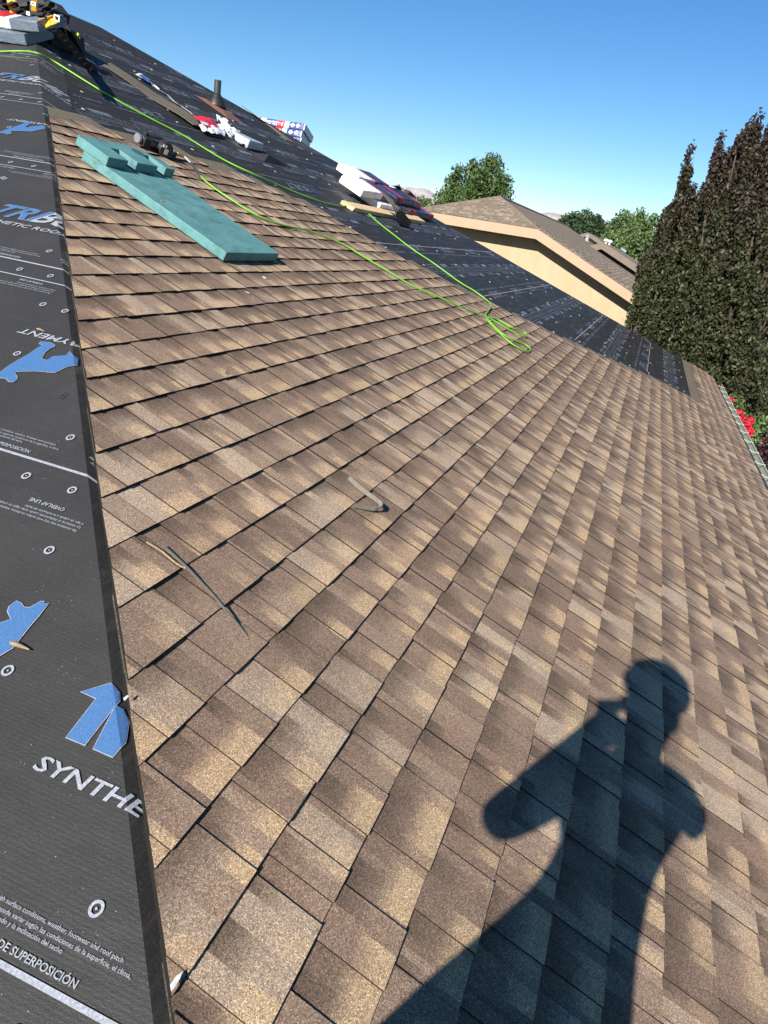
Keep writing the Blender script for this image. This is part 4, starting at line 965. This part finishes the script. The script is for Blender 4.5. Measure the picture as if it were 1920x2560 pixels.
# wall
b = MB(); zb = -.26
b.raw([A_([XW, YER + .5, GROUND]), A_([XW, YEL - .5, GROUND]), A_([XW, YEL - .5, ZER + .5 * T + zb]), A_([XW, YL, ZJ + zb + .18]), A_([XW, YJ, ZJ + zb + .18]), A_([XW, YER + .5, ZER + .5 * T + zb])] + [A_([XBK - .5, y, z]) for y, z in ((YER + .5, GROUND), (YEL - .5, GROUND), (YEL - .5, ZER + .5 * T + zb), (YER + .5, ZER + .5 * T + zb))], [(5, 4, 3, 2, 1, 0), (0, 1, 7, 6), (0, 6, 9, 5), (1, 2, 8, 7)]); b.build('wall', m_cream, nb)
FH = .235
def board(p, q, h, th, name, mat, parent):
    b = MB(); d = A_([th, 0, 0]); z = A_([0, 0, -h]); b.raw([p, q, q + z, p + z, p + d, q + d, q + z + d, p + z + d], [(0, 1, 2, 3), (7, 6, 5, 4), (0, 4, 5, 1), (2, 6, 7, 3), (1, 5, 6, 2), (0, 3, 7, 4)]); return b.build(name, mat, parent)
dx_ = A_([-.012, 0, -.012])
board(jl_ + dx_, jr_ + dx_, FH, .035, 'fascia', m_fascia, nb); board(jr_ + dx_, er + dx_, FH, .035, 'rake_board', m_fascia, nb); board(jl_ + dx_, el + dx_, FH, .035, 'rake_board', m_fascia, nb)
for pts in ([jl_, jr_], [jr_, er], [jl_, el]):
    b = MB(); z = A_([0, 0, -.20]); b.raw([pts[0] + z + A_([.02, 0, 0]), pts[1] + z + A_([.02, 0, 0]), pts[1] + z + A_([.5, 0, 0]), pts[0] + z + A_([.5, 0, 0])], [(0, 1, 2, 3)]); b.build('soffit', m_shaded_brown, nb)
# pipe vent on that roof
def on_plane(px, py, p0, n): r_ = ray(px, py); return r_ * ((p0 @ n) / (r_ @ n))
nR = np.cross(er - jr_, erb - er); nR /= np.linalg.norm(nR); nR = nR if nR[2] > 0 else -nR
v_ = on_plane(1466, 604, er, nR); o_ = empty('roof_vent', v_); tag(o_, 'small galvanised pipe vent on the neighbor roof near its ridge', 'vent'); MB(v_).lathe([(.16, 0), (.12, .05), (.09, .05), (.09, .22), (.13, .22), (.13, .27), (.02, .30)], 14).build('pipe', m_galv, o_)
# house behind
def gable_house(xf, xb, yr, zr, half, wall, roof, fas, label, ov=.4, fh=.2, parent_name='background_house', tabs=True):
    e = empty(parent_name, (xf, yr, GROUND)); tag(e, label, 'house', 'houses beyond the neighbor')
    zl = zr - T * half; pk_, R0, L0 = A_([xf, yr, zr]), A_([xf, yr - half, zl]), A_([xf, yr + half, zl]); d = A_([xb - xf, 0, 0])
    solid_poly('roof', [pk_, R0, R0 + d, pk_ + d], roof, .05, e); solid_poly('roof', [L0, pk_, pk_ + d, L0 + d], roof, .05, e)
    dd = A_([-.01, 0, -.008]); board(pk_ + dd, R0 + dd, fh, .04, 'rake_board', fas, e); board(L0 + dd, pk_ + dd, fh, .04, 'rake_board', fas, e)
    b = MB(); o = A_([ov, 0, 0]); hw = half - .4; b.raw([A_([xf + ov, yr - hw, GROUND]), A_([xf + ov, yr + hw, GROUND]), A_([xf + ov, yr + hw, zl + .3 * T - .15]), A_([xf + ov, yr, zr - .25]), A_([xf + ov, yr - hw, zl + .3 * T - .15])] + [A_([xb - .3, yr - hw, GROUND]), A_([xb - .3, yr + hw, GROUND]), A_([xb - .3, yr + hw, zl]), A_([xb - .3, yr - hw, zl])], [(4, 3, 2, 1, 0), (0, 1, 6, 5), (0, 5, 8, 4), (1, 2, 7, 6), (5, 6, 7, 8)]); b.build('wall', wall, e)
    return e, pk_, R0
p2 = Xpx(1508, 606, 33.0)
m_fasb = simple('fascia_brown', (.13, .10, .08), .7, .1, 4)
h2, pk2, R2 = gable_house(33.0, 46, p2[1], p2[2], 4.6, m_shaded_brown, m_nroof, m_fasb, 'brown-roofed house beyond, its gable just above the neighbor roof', .7, .26)  # gable wall in the same dark brown, its shadow put into the color
p3 = Xpx(1432, 578, 44.0); b = empty('background_house', (44, p3[1], GROUND))
h3, _, _ = gable_house(46.5, 60, p3[1] - .6, p3[2] + .12, 6.0, m_cream, m_nroof, m_fasb, 'far brown roof rising behind the first gable', .3, .2); bpy.data.objects.remove(b)
p4_ = Xpx(1536, 610, 62.0); h4, _, _ = gable_house(62., 74., p4_[1], p4_[2], 5.0, m_cream, m_orange, m_orange, 'far house with an orange-brown roof below the bright green tree', .3, .2)
n2 = np.cross(R2 - pk2, A_([1., 0, 0])); n2 /= np.linalg.norm(n2); n2 = n2 if n2[2] > 0 else -n2
cv = on_plane(1583, 638, R2, n2); ce = empty('chimney_flue', cv); tag(ce, 'white metal flue with a cap on the house beyond the neighbor', 'flue'); MB(cv).lathe([(.22, -.1), (.20, .1), (.13, .14), (.13, .62)], 14).build('flue_pipe', m_white, ce); MB(cv).lathe([(.20, .60), (.20, .78), (.05, .84)], 14).build('cap', m_galv, ce)
sk = [on_plane(x, y, R2, n2) + n2 * .08 for x, y in ((1552, 622), (1562, 620), (1574, 629), (1564, 631))]; b = MB(); b.raw(sk + [q - n2 * .1 for q in sk], [(0, 1, 2, 3), (0, 4, 5, 1), (1, 5, 6, 2), (2, 6, 7, 3), (3, 7, 4, 0)]); N_ = NT('skylight'); N_.set(Base_Color=(.5, .6, .7), Roughness=.15); tag(b.build('skylight', N_.m), 'pale skylight on the brown roof beyond the neighbor', 'skylight')
for i, (px, py) in enumerate(((1517, 597), (1526, 600))):
    c_ = Xpx(px, py, 47.); e_ = empty('roof_vent', c_ - A_([0, 0, .3])); tag(e_, ['white mushroom vent standing above the brown gable', 'second white mushroom vent beside the brown gable vent'][i], 'vent', 'white vents above the far gable'); MB(c_ - A_([0, 0, .35])).lathe([(.06, -.5), (.06, .2), (.16, .22), (.16, .30), (.04, .35)], 12).build('hood', m_white, e_)
# ------------------------------------------------------------------ trees
def leaf_mat(name, a, b, c_, trans=.25):
    N_ = NT(name); col = N_.attr('leaf'); s_ = N_.n('ShaderNodeSeparateColor'); N_.l(col, s_.inputs[0])
    cc = N_.mix(s_.outputs[1], N_.mix(s_.outputs[0], a, b), c_)
    N_.set(Base_Color=cc, Roughness=.55); N_.b.inputs['Specular IOR Level'].default_value = .35
    tr = N_.n('ShaderNodeBsdfTranslucent'); N_.l(cc, tr.inputs[0]); mx = N_.n('ShaderNodeMixShader'); mx.inputs[0].default_value = trans
    N_.l(N_.b.outputs[0], mx.inputs[1]); N_.l(tr.outputs[0], mx.inputs[2]); N_.l(mx.outputs[0], N_.out.inputs[0]); return N_.m
def leaves(name, C, size, mat, parent, rg, col2=None, droop=.3, aspect=.55):
    """C: leaf centres (n,3); each leaf is a folded lozenge of two triangles pairs"""
    n = len(C); d = rg.normal(size=(n, 3)); d[:, 2] -= droop; d /= np.linalg.norm(d, axis=1)[:, None]
    q = rg.normal(size=(n, 3)); q[:, 2] += .8; w_ = np.cross(d, q); w_ /= np.linalg.norm(w_, axis=1)[:, None] + 1e-9; nn = np.cross(w_, d)
    sz = size * rg.uniform(.5, 1.4, n)[:, None]
    v0 = C - d * sz * .5; v1 = C + w_ * sz * aspect * .5 + nn * sz * .10; v2 = C + d * sz * .5; v3 = C - w_ * sz * aspect * .5 + nn * sz * .10
    V = np.stack([v0, v1, v2, v3], 1).reshape(-1, 3); me = bpy.data.meshes.new(name)
    me.vertices.add(4 * n); me.vertices.foreach_set('co', V.astype(np.float32).ravel())
    idx = np.arange(n) * 4; F_ = np.stack([idx, idx + 1, idx + 2, idx, idx + 2, idx + 3], 1).ravel()
    me.loops.add(6 * n); me.loops.foreach_set('vertex_index', F_.astype(np.int32)); me.polygons.add(2 * n); me.polygons.foreach_set('loop_start', (np.arange(2 * n) * 3).astype(np.int32))
    me.update(calc_edges=True); ca = me.color_attributes.new('leaf', 'FLOAT_COLOR', 'POINT'); r0 = rg.random(n); g0 = np.clip(col2, 0, 1) if col2 is not None else np.zeros(n)
    cl_ = np.zeros((n, 4), np.float32); cl_[:, 0] = r0; cl_[:, 1] = g0; cl_[:, 3] = 1; ca.data.foreach_set('color', np.repeat(cl_, 4, 0).ravel())
    me.materials.append(mat); o = bpy.data.objects.new(name, me); COL.objects.link(o); keep(o, parent); return o
m_bark = simple('bark', (.07, .05, .04), .95, .25, 12, bump=.6, bscale=40, bdist=.02)
def tree(name, label, base, stems, mat, nleaf, size, seed, cat='tree', group=None, colf=None, droop=.3, trunk_r=.12, clump=.28, nclump=None, zs=1.25):
    """stems: list of (top point, max radius, profile power, leaf start fraction) - each stem is a leader carrying foliage"""
    rg = np.random.default_rng(seed); e = empty(name, base); tag(e, label, cat, group); base = np.asarray(base, float); b = MB()
    Cs = []; tot = sum(s_[1] * np.linalg.norm(np.asarray(s_[0]) - base) for s_ in stems)
    for (tp, rad, pw, fs) in stems:
        tp = np.asarray(tp, float); ln = np.linalg.norm(tp - base); mid = base * .55 + A_([tp[0], tp[1], base[2] + (tp[2] - base[2])]) * .45; mid[0] = base[0] * .4 + tp[0] * .6; mid[1] = base[1] * .4 + tp[1] * .6
        P = [base, mid, tp]; ax = lambda t: (1 - t) ** 2 * P[0] + 2 * t * (1 - t) * P[1] + t * t * P[2]
        b.tube([ax(t) for t in np.linspace(0, .97, 9)], [max(.008, trunk_r * (1 - t) ** 1.0) for t in np.linspace(0, .97, 9)], 7, local=False)
        n = int(nleaf * rad * ln / tot); nc = nclump or max(30, int(n / 110))
        tt = fs + (1 - fs) * rg.random(nc) ** .9
        th = rg.random(nc) * 2 * math.pi; prof = rad * (np.clip((1 - tt) / (1 - fs), 0, 1) ** pw) * np.clip((tt - fs + .05) / .2, .35, 1)
        rr = prof * np.sqrt(rg.random(nc)) * 1.0; rr = np.maximum(rr, prof * .15)
        cen = np.array([ax(t) for t in tt]) + np.stack([np.cos(th) * rr, np.sin(th) * rr, rg.normal(size=nc) * .1], 1)
        for k in range(0, nc, max(1, nc // 40)):
            t0 = max(0.05, tt[k] - .12); b.tube([ax(t0), (ax(t0) + cen[k]) / 2 + A_([0, 0, -.03]), cen[k]], [trunk_r * .18, trunk_r * .1, .006], 5, local=False)
        ci = rg.integers(0, nc, n); cs = clump * (.45 + .55 * prof[ci] / rad)
        off = rg.normal(size=(n, 3)); off /= np.linalg.norm(off, axis=1)[:, None]; off *= (rg.random(n) ** .45 * cs)[:, None]; off[:, 2] *= zs
        Cs.append(cen[ci] + off)
    C = np.concatenate(Cs); b.build('trunk', m_bark, e, smooth=True)
    leaves('crown', C, size, mat, e, rg, colf(C, rg) if colf else None, droop)
    return e
m_plum = leaf_mat('leaves_dark', (.022, .029, .011), (.062, .070, .028), (.046, .027, .027))
m_green = leaf_mat('leaves_green', (.035, .075, .018), (.085, .145, .035), (.14, .16, .07)); m_pale = leaf_mat('leaves_pale', (.05, .10, .03), (.12, .19, .06), (.2, .24, .1)); m_dkg = leaf_mat('leaves_darkgreen', (.025, .05, .02), (.05, .085, .035), (.08, .11, .05))
def plum_col(C, rg):
    z = C[:, 2]; return np.clip(.24 + (z - .8) * .30 + rg.normal(size=len(C)) * .22 + .18 * np.sin(C[:, 0] * 2.1 + C[:, 1] * 3 + z * 1.7), 0, 1)
gt = 'dark purple-leaved trees between the houses'
def P3(px, py, x): return Xpx(px, py, x)
def gbase(p): return (p[0], p[1], GROUND)
def leaders(lst): return [(P3(px + (12 if px < 1690 else 0), py, x), r_ * .78, .62, f_ * .7) for px, py, x, r_, f_ in lst]
def plum(label, basepx, bx, lst, n, seed):
    rs = random.Random(seed * 7)
    for q in range(7):
        px, py, x, r_, f_ = rs.choice(lst[:7]); lst = lst + [(px + rs.uniform(-14, 14), py - rs.uniform(-10, 24), x + rs.uniform(-.3, .3), .12, 1.22)]
    a_ = P3(basepx, 760, bx); tree('purple_tree', label, gbase(a_), leaders(lst), m_plum, int(n * .92), .088, seed, group=gt, colf=plum_col, clump=.19, droop=.6, zs=2.2)
plum('bushy dark purple-green tree covering the end of the cream wall', 1640, 18.2, [(1602, 690, 18.0, .45, .25), (1613, 640, 18.3, .45, .3), (1632, 598, 18.5, .45, .35), (1646, 574, 18.2, .42, .4), (1661, 524, 18.4, .38, .4), (1676, 562, 18.6, .42, .35), (1692, 503, 18.5, .36, .4), (1640, 700, 17.7, .62, .2), (1672, 640, 17.8, .62, .25), (1700, 610, 18.0, .55, .3), (1625, 790, 17.5, .6, .15)], 60000, 1)
plum('dark purple-leaved tree with a thin tall spire at its top', 1735, 18.6, [(1719, 404, 18.6, .34, .35), (1708, 495, 18.6, .42, .35), (1737, 500, 18.7, .42, .35), (1753, 505, 18.5, .42, .35), (1767, 458, 18.8, .4, .35), (1782, 505, 18.8, .45, .3), (1730, 600, 18.0, .65, .25), (1757, 640, 17.8, .7, .2), (1710, 720, 17.5, .7, .15), (1745, 790, 17.2, .7, .12)], 60000, 2)
plum('tallest full dark purple-leaved tree of the row', 1825, 17.8, [(1797, 388, 18.0, .40, .3), (1812, 410, 18.1, .42, .3), (1830, 385, 17.9, .42, .3), (1848, 348, 17.8, .4, .3), (1866, 425, 17.6, .45, .3), (1790, 520, 17.7, .6, .25), (1825, 500, 17.3, .65, .25), (1858, 520, 17.2, .65, .25), (1800, 650, 16.9, .8, .15), (1845, 680, 16.6, .85, .12), (1785, 780, 16.8, .8, .1)], 85000, 3)
plum('dark purple-leaved tree standing nearest the roses', 1935, 16.9, [(1880, 400, 17.1, .4, .3), (1893, 334, 17.0, .38, .3), (1908, 360, 16.9, .42, .3), (1925, 330, 16.8, .45, .3), (1945, 340, 16.8, .5, .3), (1970, 350, 16.8, .55, .3), (1885, 500, 16.6, .65, .25), (1920, 520, 16.3, .7, .2), (1960, 520, 16.2, .8, .2), (1890, 680, 16.0, .85, .12), (1940, 700, 15.7, .95, .1), (1885, 820, 15.9, .9, .1)], 90000, 4)
tree('purple_tree', 'low dark green leafy tree close behind the far roof corner', gbase(A_([18.0, -3.2, 0])), [((18.0, -3.0, -.9), 1.2, .5, .1), ((17.6, -2.2, -1.3), 1.0, .5, .1), ((18.6, -1.6, -1.0), 1.0, .5, .1)], m_plum, 36000, .088, 5, group=gt, colf=lambda C, rg: np.clip(rg.normal(size=len(C)) * .15, 0, 1), clump=.26)
# green trees beyond the houses
def ball_tree(label, pxs, x, mat, n, size, seed, tr=.2, clump=.9, group='green trees beyond the houses', colf=None):
    tops = [P3(px, py, x + dx) for px, py, r_, dx in pxs]; b0 = np.mean(tops, axis=0)
    tree('green_tree', label, (b0[0], b0[1], GROUND), [(t_, r_, .42, .3) for t_, (_, _, r_, _) in zip(tops, pxs)], mat, n, size, seed, group=group, colf=colf, trunk_r=tr, clump=clump)
ball_tree('bushy green tree rising behind the clipped-gable roof', [(1190, 412, 1.5, 0), (1235, 405, 1.5, 1), (1150, 430, 1.5, 0), (1262, 450, 1.4, 0), (1120, 470, 1.3, 1), (1205, 440, 1.8, -1)], 42, m_green, 42000, .17, 11, .25, .75, colf=lambda C, rg: np.clip(rg.normal(size=len(C)) * .3, 0, 1))
ball_tree('dense dark green rounded tree behind the far brown roof', [(1430, 545, 2.6, 0), (1462, 540, 2.6, 0), (1490, 552, 2.4, 0), (1405, 556, 2.2, 0), (1508, 570, 2.0, 0)], 85, m_dkg, 30000, .30, 12, .3, 1.3)
ball_tree('bright green feathery tree beside the purple trees', [(1565, 545, 1.9, 0), (1600, 540, 1.9, 0), (1540, 565, 1.7, 0), (1630, 552, 1.9, 1), (1580, 575, 2.2, -1), (1660, 570, 2.0, 1)], 58, m_pale, 30000, .22, 13, .25, .95, colf=lambda C, rg: np.clip(rg.normal(size=len(C)) * .4, 0, 1))
ball_tree('small rounded green treetop between the bundles and the mesa', [(1050, 500, 2.2, 0), (1068, 506, 2.0, 0), (1032, 506, 2.0, 0)], 95, m_pale, 10000, .34, 14, .25, 1.2)
# low twigs by the cream wall
tree('shrub', 'thin pale shrub growing against the cream wall', gbase(P3(1580, 850, 19.2)), [(P3(1577, 806, 19.2), .28, .5, .85), (P3(1592, 822, 19.2), .25, .5, .85)], m_pale, 500, .09, 15, cat='shrub', trunk_r=.02, clump=.2)

# ------------------------------------------------------------------ rose bed and red deck below the eave
def Zpx(px, py, z): r_ = ray(px, py); return r_ * (z / r_[2])
m_rose = leaf_mat('rose_petals', (.40, .006, .022), (.50, .012, .035), (.55, .04, .06), .15)
rb = Zpx(1852, 1050, -2.45); rb0 = (rb[0], rb[1], GROUND)
rbush = tree('rose_bush', 'rose bush with clusters of bright red flowers beyond the gutter', rb0, [(Zpx(1832, 1005, -2.25), .42, .4, .15), (Zpx(1862, 1050, -2.25), .42, .4, .15), (Zpx(1900, 1060, -2.3), .42, .4, .15), (Zpx(1875, 1085, -2.35), .4, .4, .15)], m_pale, 9000, .07, 21, cat='bush', trunk_r=.02, clump=.25)
rg5 = np.random.default_rng(9)
fl0 = None
for i, (px, py) in enumerate([(1826, 998), (1829, 1003), (1845, 1031), (1852, 1033), (1846, 1047), (1850, 1053), (1858, 1044), (1866, 1043), (1862, 1056), (1870, 1062), (1876, 1053), (1879, 1050), (1867, 1076), (1875, 1074), (1880, 1079), (1872, 1083)]):
    c_ = Zpx(px, py, -2.2 + .03 * rg5.random())
    if fl0 is None:
        n = 60; q = rg5.normal(size=(n, 3)); q /= np.linalg.norm(q, axis=1)[:, None]; q *= (rg5.random(n) ** .4 * .038)[:, None]; q[:, 2] *= .7
        fl0 = leaves('flower', q + A_(rb0), .04, m_rose, rbush, rg5, rg5.random(n) * .6, 0, .9); fo = fl0; fo.data.transform(Matrix.Translation(-Vector(rb0)))
    else: fo = bpy.data.objects.new('flower', fl0.data); COL.objects.link(fo)
    fo.parent = rbush; fo.matrix_parent_inverse = Matrix.Translation(rbush.location).inverted(); fo.location = tuple(float(v) for v in c_); fo.rotation_euler = (rg5.random() * .6, rg5.random() * .6, rg5.random() * 6); s__ = float(rg5.uniform(.9, 1.5)); fo.scale = (s__, s__, s__)
m_red = simple('red_stain', (.20, .045, .025), .7, .25, 6)
ZD = -2.72
c0 = Zpx(1868, 1092, ZD)
dk = empty('patio_cover', (c0[0] - 2, c0[1] - 1, GROUND)); tag(dk, 'red-stained plank patio cover below the gutter beside the roses', 'patio cover')
for i in range(16):
    y0 = min(c0[1] + .25, YE - .36) - i * .145; b = MB(); b.box((c0[0] - 5.5, y0, ZD - .04), (c0[0] + .1 + .02 * (i % 3), y0 + .135, ZD)); b.build('plank', m_red, dk)
for i in range(3):
    b = MB(); xx = c0[0] - 5.2 + i * 2.5; b.box((xx, y0 + .05, ZD - .16), (xx + .09, y0 + 2.2, ZD - .041)); b.build('beam', m_red, dk)
    b = MB(); b.box((xx, y0 + .1, GROUND), (xx + .09, y0 + .19, ZD - .161)); b.build('post', m_red, dk)
m_pshrub = leaf_mat('leaves_purple_shrub', (.035, .014, .018), (.06, .025, .03), (.08, .03, .035))
sb = Zpx(1925, 1110, -2.6)
tree('purple_shrub', 'dark purple shrub reaching over the red patio cover', (sb[0], sb[1], GROUND), [(Zpx(1914, 1100, -2.3), .3, .4, .3), (Zpx(1926, 1140, -2.3), .35, .4, .3)], m_pshrub, 6000, .06, 22, cat='shrub', trunk_r=.02, clump=.2)

# ------------------------------------------------------------------ the person with the phone, whose shadow falls on the shingles
az_ = A_([SUN_D[0], SUN_D[1], 0]); az_ /= np.linalg.norm(az_); rt_ = A_([az_[1], -az_[0], 0])
def pp(lat, d, z): return az_ * d + rt_ * lat + A_([0, 0, z])
J = {}; E2 = []; RAD = {}
def jn(n, p, r, par=None):
    J[n] = (p, r, par)
zL, zRf = -1.455, -1.425
jn('pelvis', pp(.035, -.30, -.58), (.25, .15)); jn('belly', pp(.085, -.31, -.40), (.215, .135), 'pelvis'); jn('chest', pp(.11, -.31, -.20), (.20, .125), 'belly'); jn('upper', pp(.115, -.30, -.06), (.13, .09), 'chest')
jn('neck', pp(.13, -.29, .035), (.068, .065), 'upper'); jn('head0', pp(.125, -.26, .10), (.070, .075), 'neck'); jn('head1', pp(.135, -.25, .19), (.108, .110), 'head0'); jn('head2', pp(.135, -.26, .285), (.100, .105), 'head1')
jn('shL', pp(-.02, -.29, -.075), (.075, .075), 'upper'); jn('elL', pp(-.165, -.10, -.365), (.056, .056), 'shL'); jn('wrL', pp(-.03, -.045, -.10), (.042, .042), 'elL'); jn('haL', pp(-.012, -.035, -.03), (.034, .022), 'wrL')
jn('shR', pp(.27, -.28, -.05), (.068, .068), 'upper'); jn('elR', pp(.325, -.05, -.25), (.048, .048), 'shR'); jn('wrR', pp(.09, -.05, -.10), (.032, .032), 'elR'); jn('haR', pp(.05, -.035, -.05), (.034, .022), 'wrR')
jn('hipL', pp(-.13, -.30, -.68), (.16, .14), 'pelvis'); jn('knL', pp(-.22, -.22, -1.02), (.085, .08), 'hipL'); jn('anL', pp(-.26, -.30, zL + .09), (.055, .055), 'knL'); jn('toL', pp(-.28, -.14, zL + .06), (.048, .045), 'anL')
jn('hipR', pp(.15, -.30, -.68), (.13, .12), 'pelvis'); jn('knR', pp(.19, -.20, -1.02), (.075, .075), 'hipR'); jn('anR', pp(.20, -.30, zRf + .06), (.055, .055), 'knR'); jn('toR', pp(.22, -.14, zRf + .09), (.048, .045), 'anR')
for sd, h_, sg in (('L', 'haL', -1), ('R', 'haR', 1)):
    hp = J[h_][0]
    for k in range(4):
        jn('f%s%da' % (sd, k), hp + az_ * -.004 + rt_ * sg * (-.012 + .0) + A_([0, 0, .035 - k * .021]) * 1.0, (.010, .010), h_); jn('f%s%db' % (sd, k), hp + rt_ * sg * -.034 + az_ * -.002 + A_([0, 0, .036 - k * .02]), (.008, .008), 'f%s%da' % (sd, k))
    jn('t%sa' % sd, hp + az_ * -.03 + rt_ * sg * -.01 + A_([0, 0, .02]), (.011, .011), h_); jn('t%sb' % sd, hp + az_ * -.032 + rt_ * sg * -.04 + A_([0, 0, .035]), (.009, .009), 't%sa' % sd)
names = list(J); ix = {n: i for i, n in enumerate(names)}
per0 = pp(.05, -.28, -1.44); person = empty('person', per0); tag(person, 'person in a cap and t-shirt holding up a phone, casting the long shadow', 'person')
me = bpy.data.meshes.new('body'); me.from_pydata([tuple(float(v) for v in J[n][0]) for n in names], [(ix[J[n][2]], ix[n]) for n in names if J[n][2]], []); me.update()
N_ = NT('person_mat'); _, _, zz = N_.sep(N_.pos()); N_.set(Base_Color=N_.ramp(N_.math('ADD', N_.math('MULTIPLY', zz, .5), .75), [(0, (.02, .02, .02)), (.08, (.03, .045, .09)), (.45, (.05, .05, .055)), (.775, (.42, .25, .17)), (.79, (.42, .25, .17))], 'CONSTANT'), Roughness=.8); me.materials.append(N_.m)
bo = bpy.data.objects.new('body', me); COL.objects.link(bo); md = bo.modifiers.new('skin', 'SKIN'); sv = me.skin_vertices[0].data
for i, n in enumerate(names): sv[i].radius = J[n][1]; sv[i].use_root = (n == 'pelvis')
sb_ = bo.modifiers.new('sub', 'SUBSURF'); sb_.levels = 2; sb_.render_levels = 2; keep(bo, person)
m_cloth = simple('cap_cloth', (.03, .03, .035), .8, .2, 60)
hc = pp(.135, -.26, .25); b = MB(hc, [rt_, az_, A_([0, 0, 1.])]); b.lathe([(.126, .02), (.130, .05), (.118, .10), (.08, .138), (.02, .15)], 20); b.build('cap', m_cloth, person, smooth=True)
b = MB(hc, [rt_, az_, A_([0, 0, 1.])]); b.prism([(-.115, .04), (-.11, .12), (-.06, .185), (0, .20), (.06, .185), (.10, .12), (.1, .04)], .02, .028); b.build('cap_brim', m_cloth, person)
b = MB(pp(.125, -.165, .17), [rt_, az_, A_([0, 0, 1.])]); b.raw([(-.012, 0, -.03), (.012, 0, -.03), (0, .028, -.026), (0, -.005, .03)], [(0, 1, 2), (0, 2, 3), (1, 3, 2), (0, 3, 1)]); b.build('nose', simple('skin', (.42, .25, .17), .6, .1), person)
for sg in (-1, 1):
    MB(pp(.125 + sg * .034, -.168, .205), [rt_, az_, A_([0, 0, 1.])]).lathe([(.001, -.010), (.012, -.006), (.014, 0), (.012, .006), (.001, .010)], 10).build('eye', m_black, person, smooth=True)
    MB(pp(.125 + sg * .093, -.27, .185), [rt_, az_, A_([0, 0, 1.])]).lathe([(.001, -.035), (.014, -.02), (.016, .01), (.012, .03), (.001, .036)], 10).build('ear', simple('ear_skin', (.42, .25, .17), .6, .1), person, smooth=True)
ph = MB(-fwd * .006, [right, -down, fwd]); ph.box((-.055, -.128, -.0105), (.018, .02, -.002)); o = ph.build('smartphone', m_black, bevel=.003); tag(o, 'black smartphone held up by the person in the cap', 'phone')
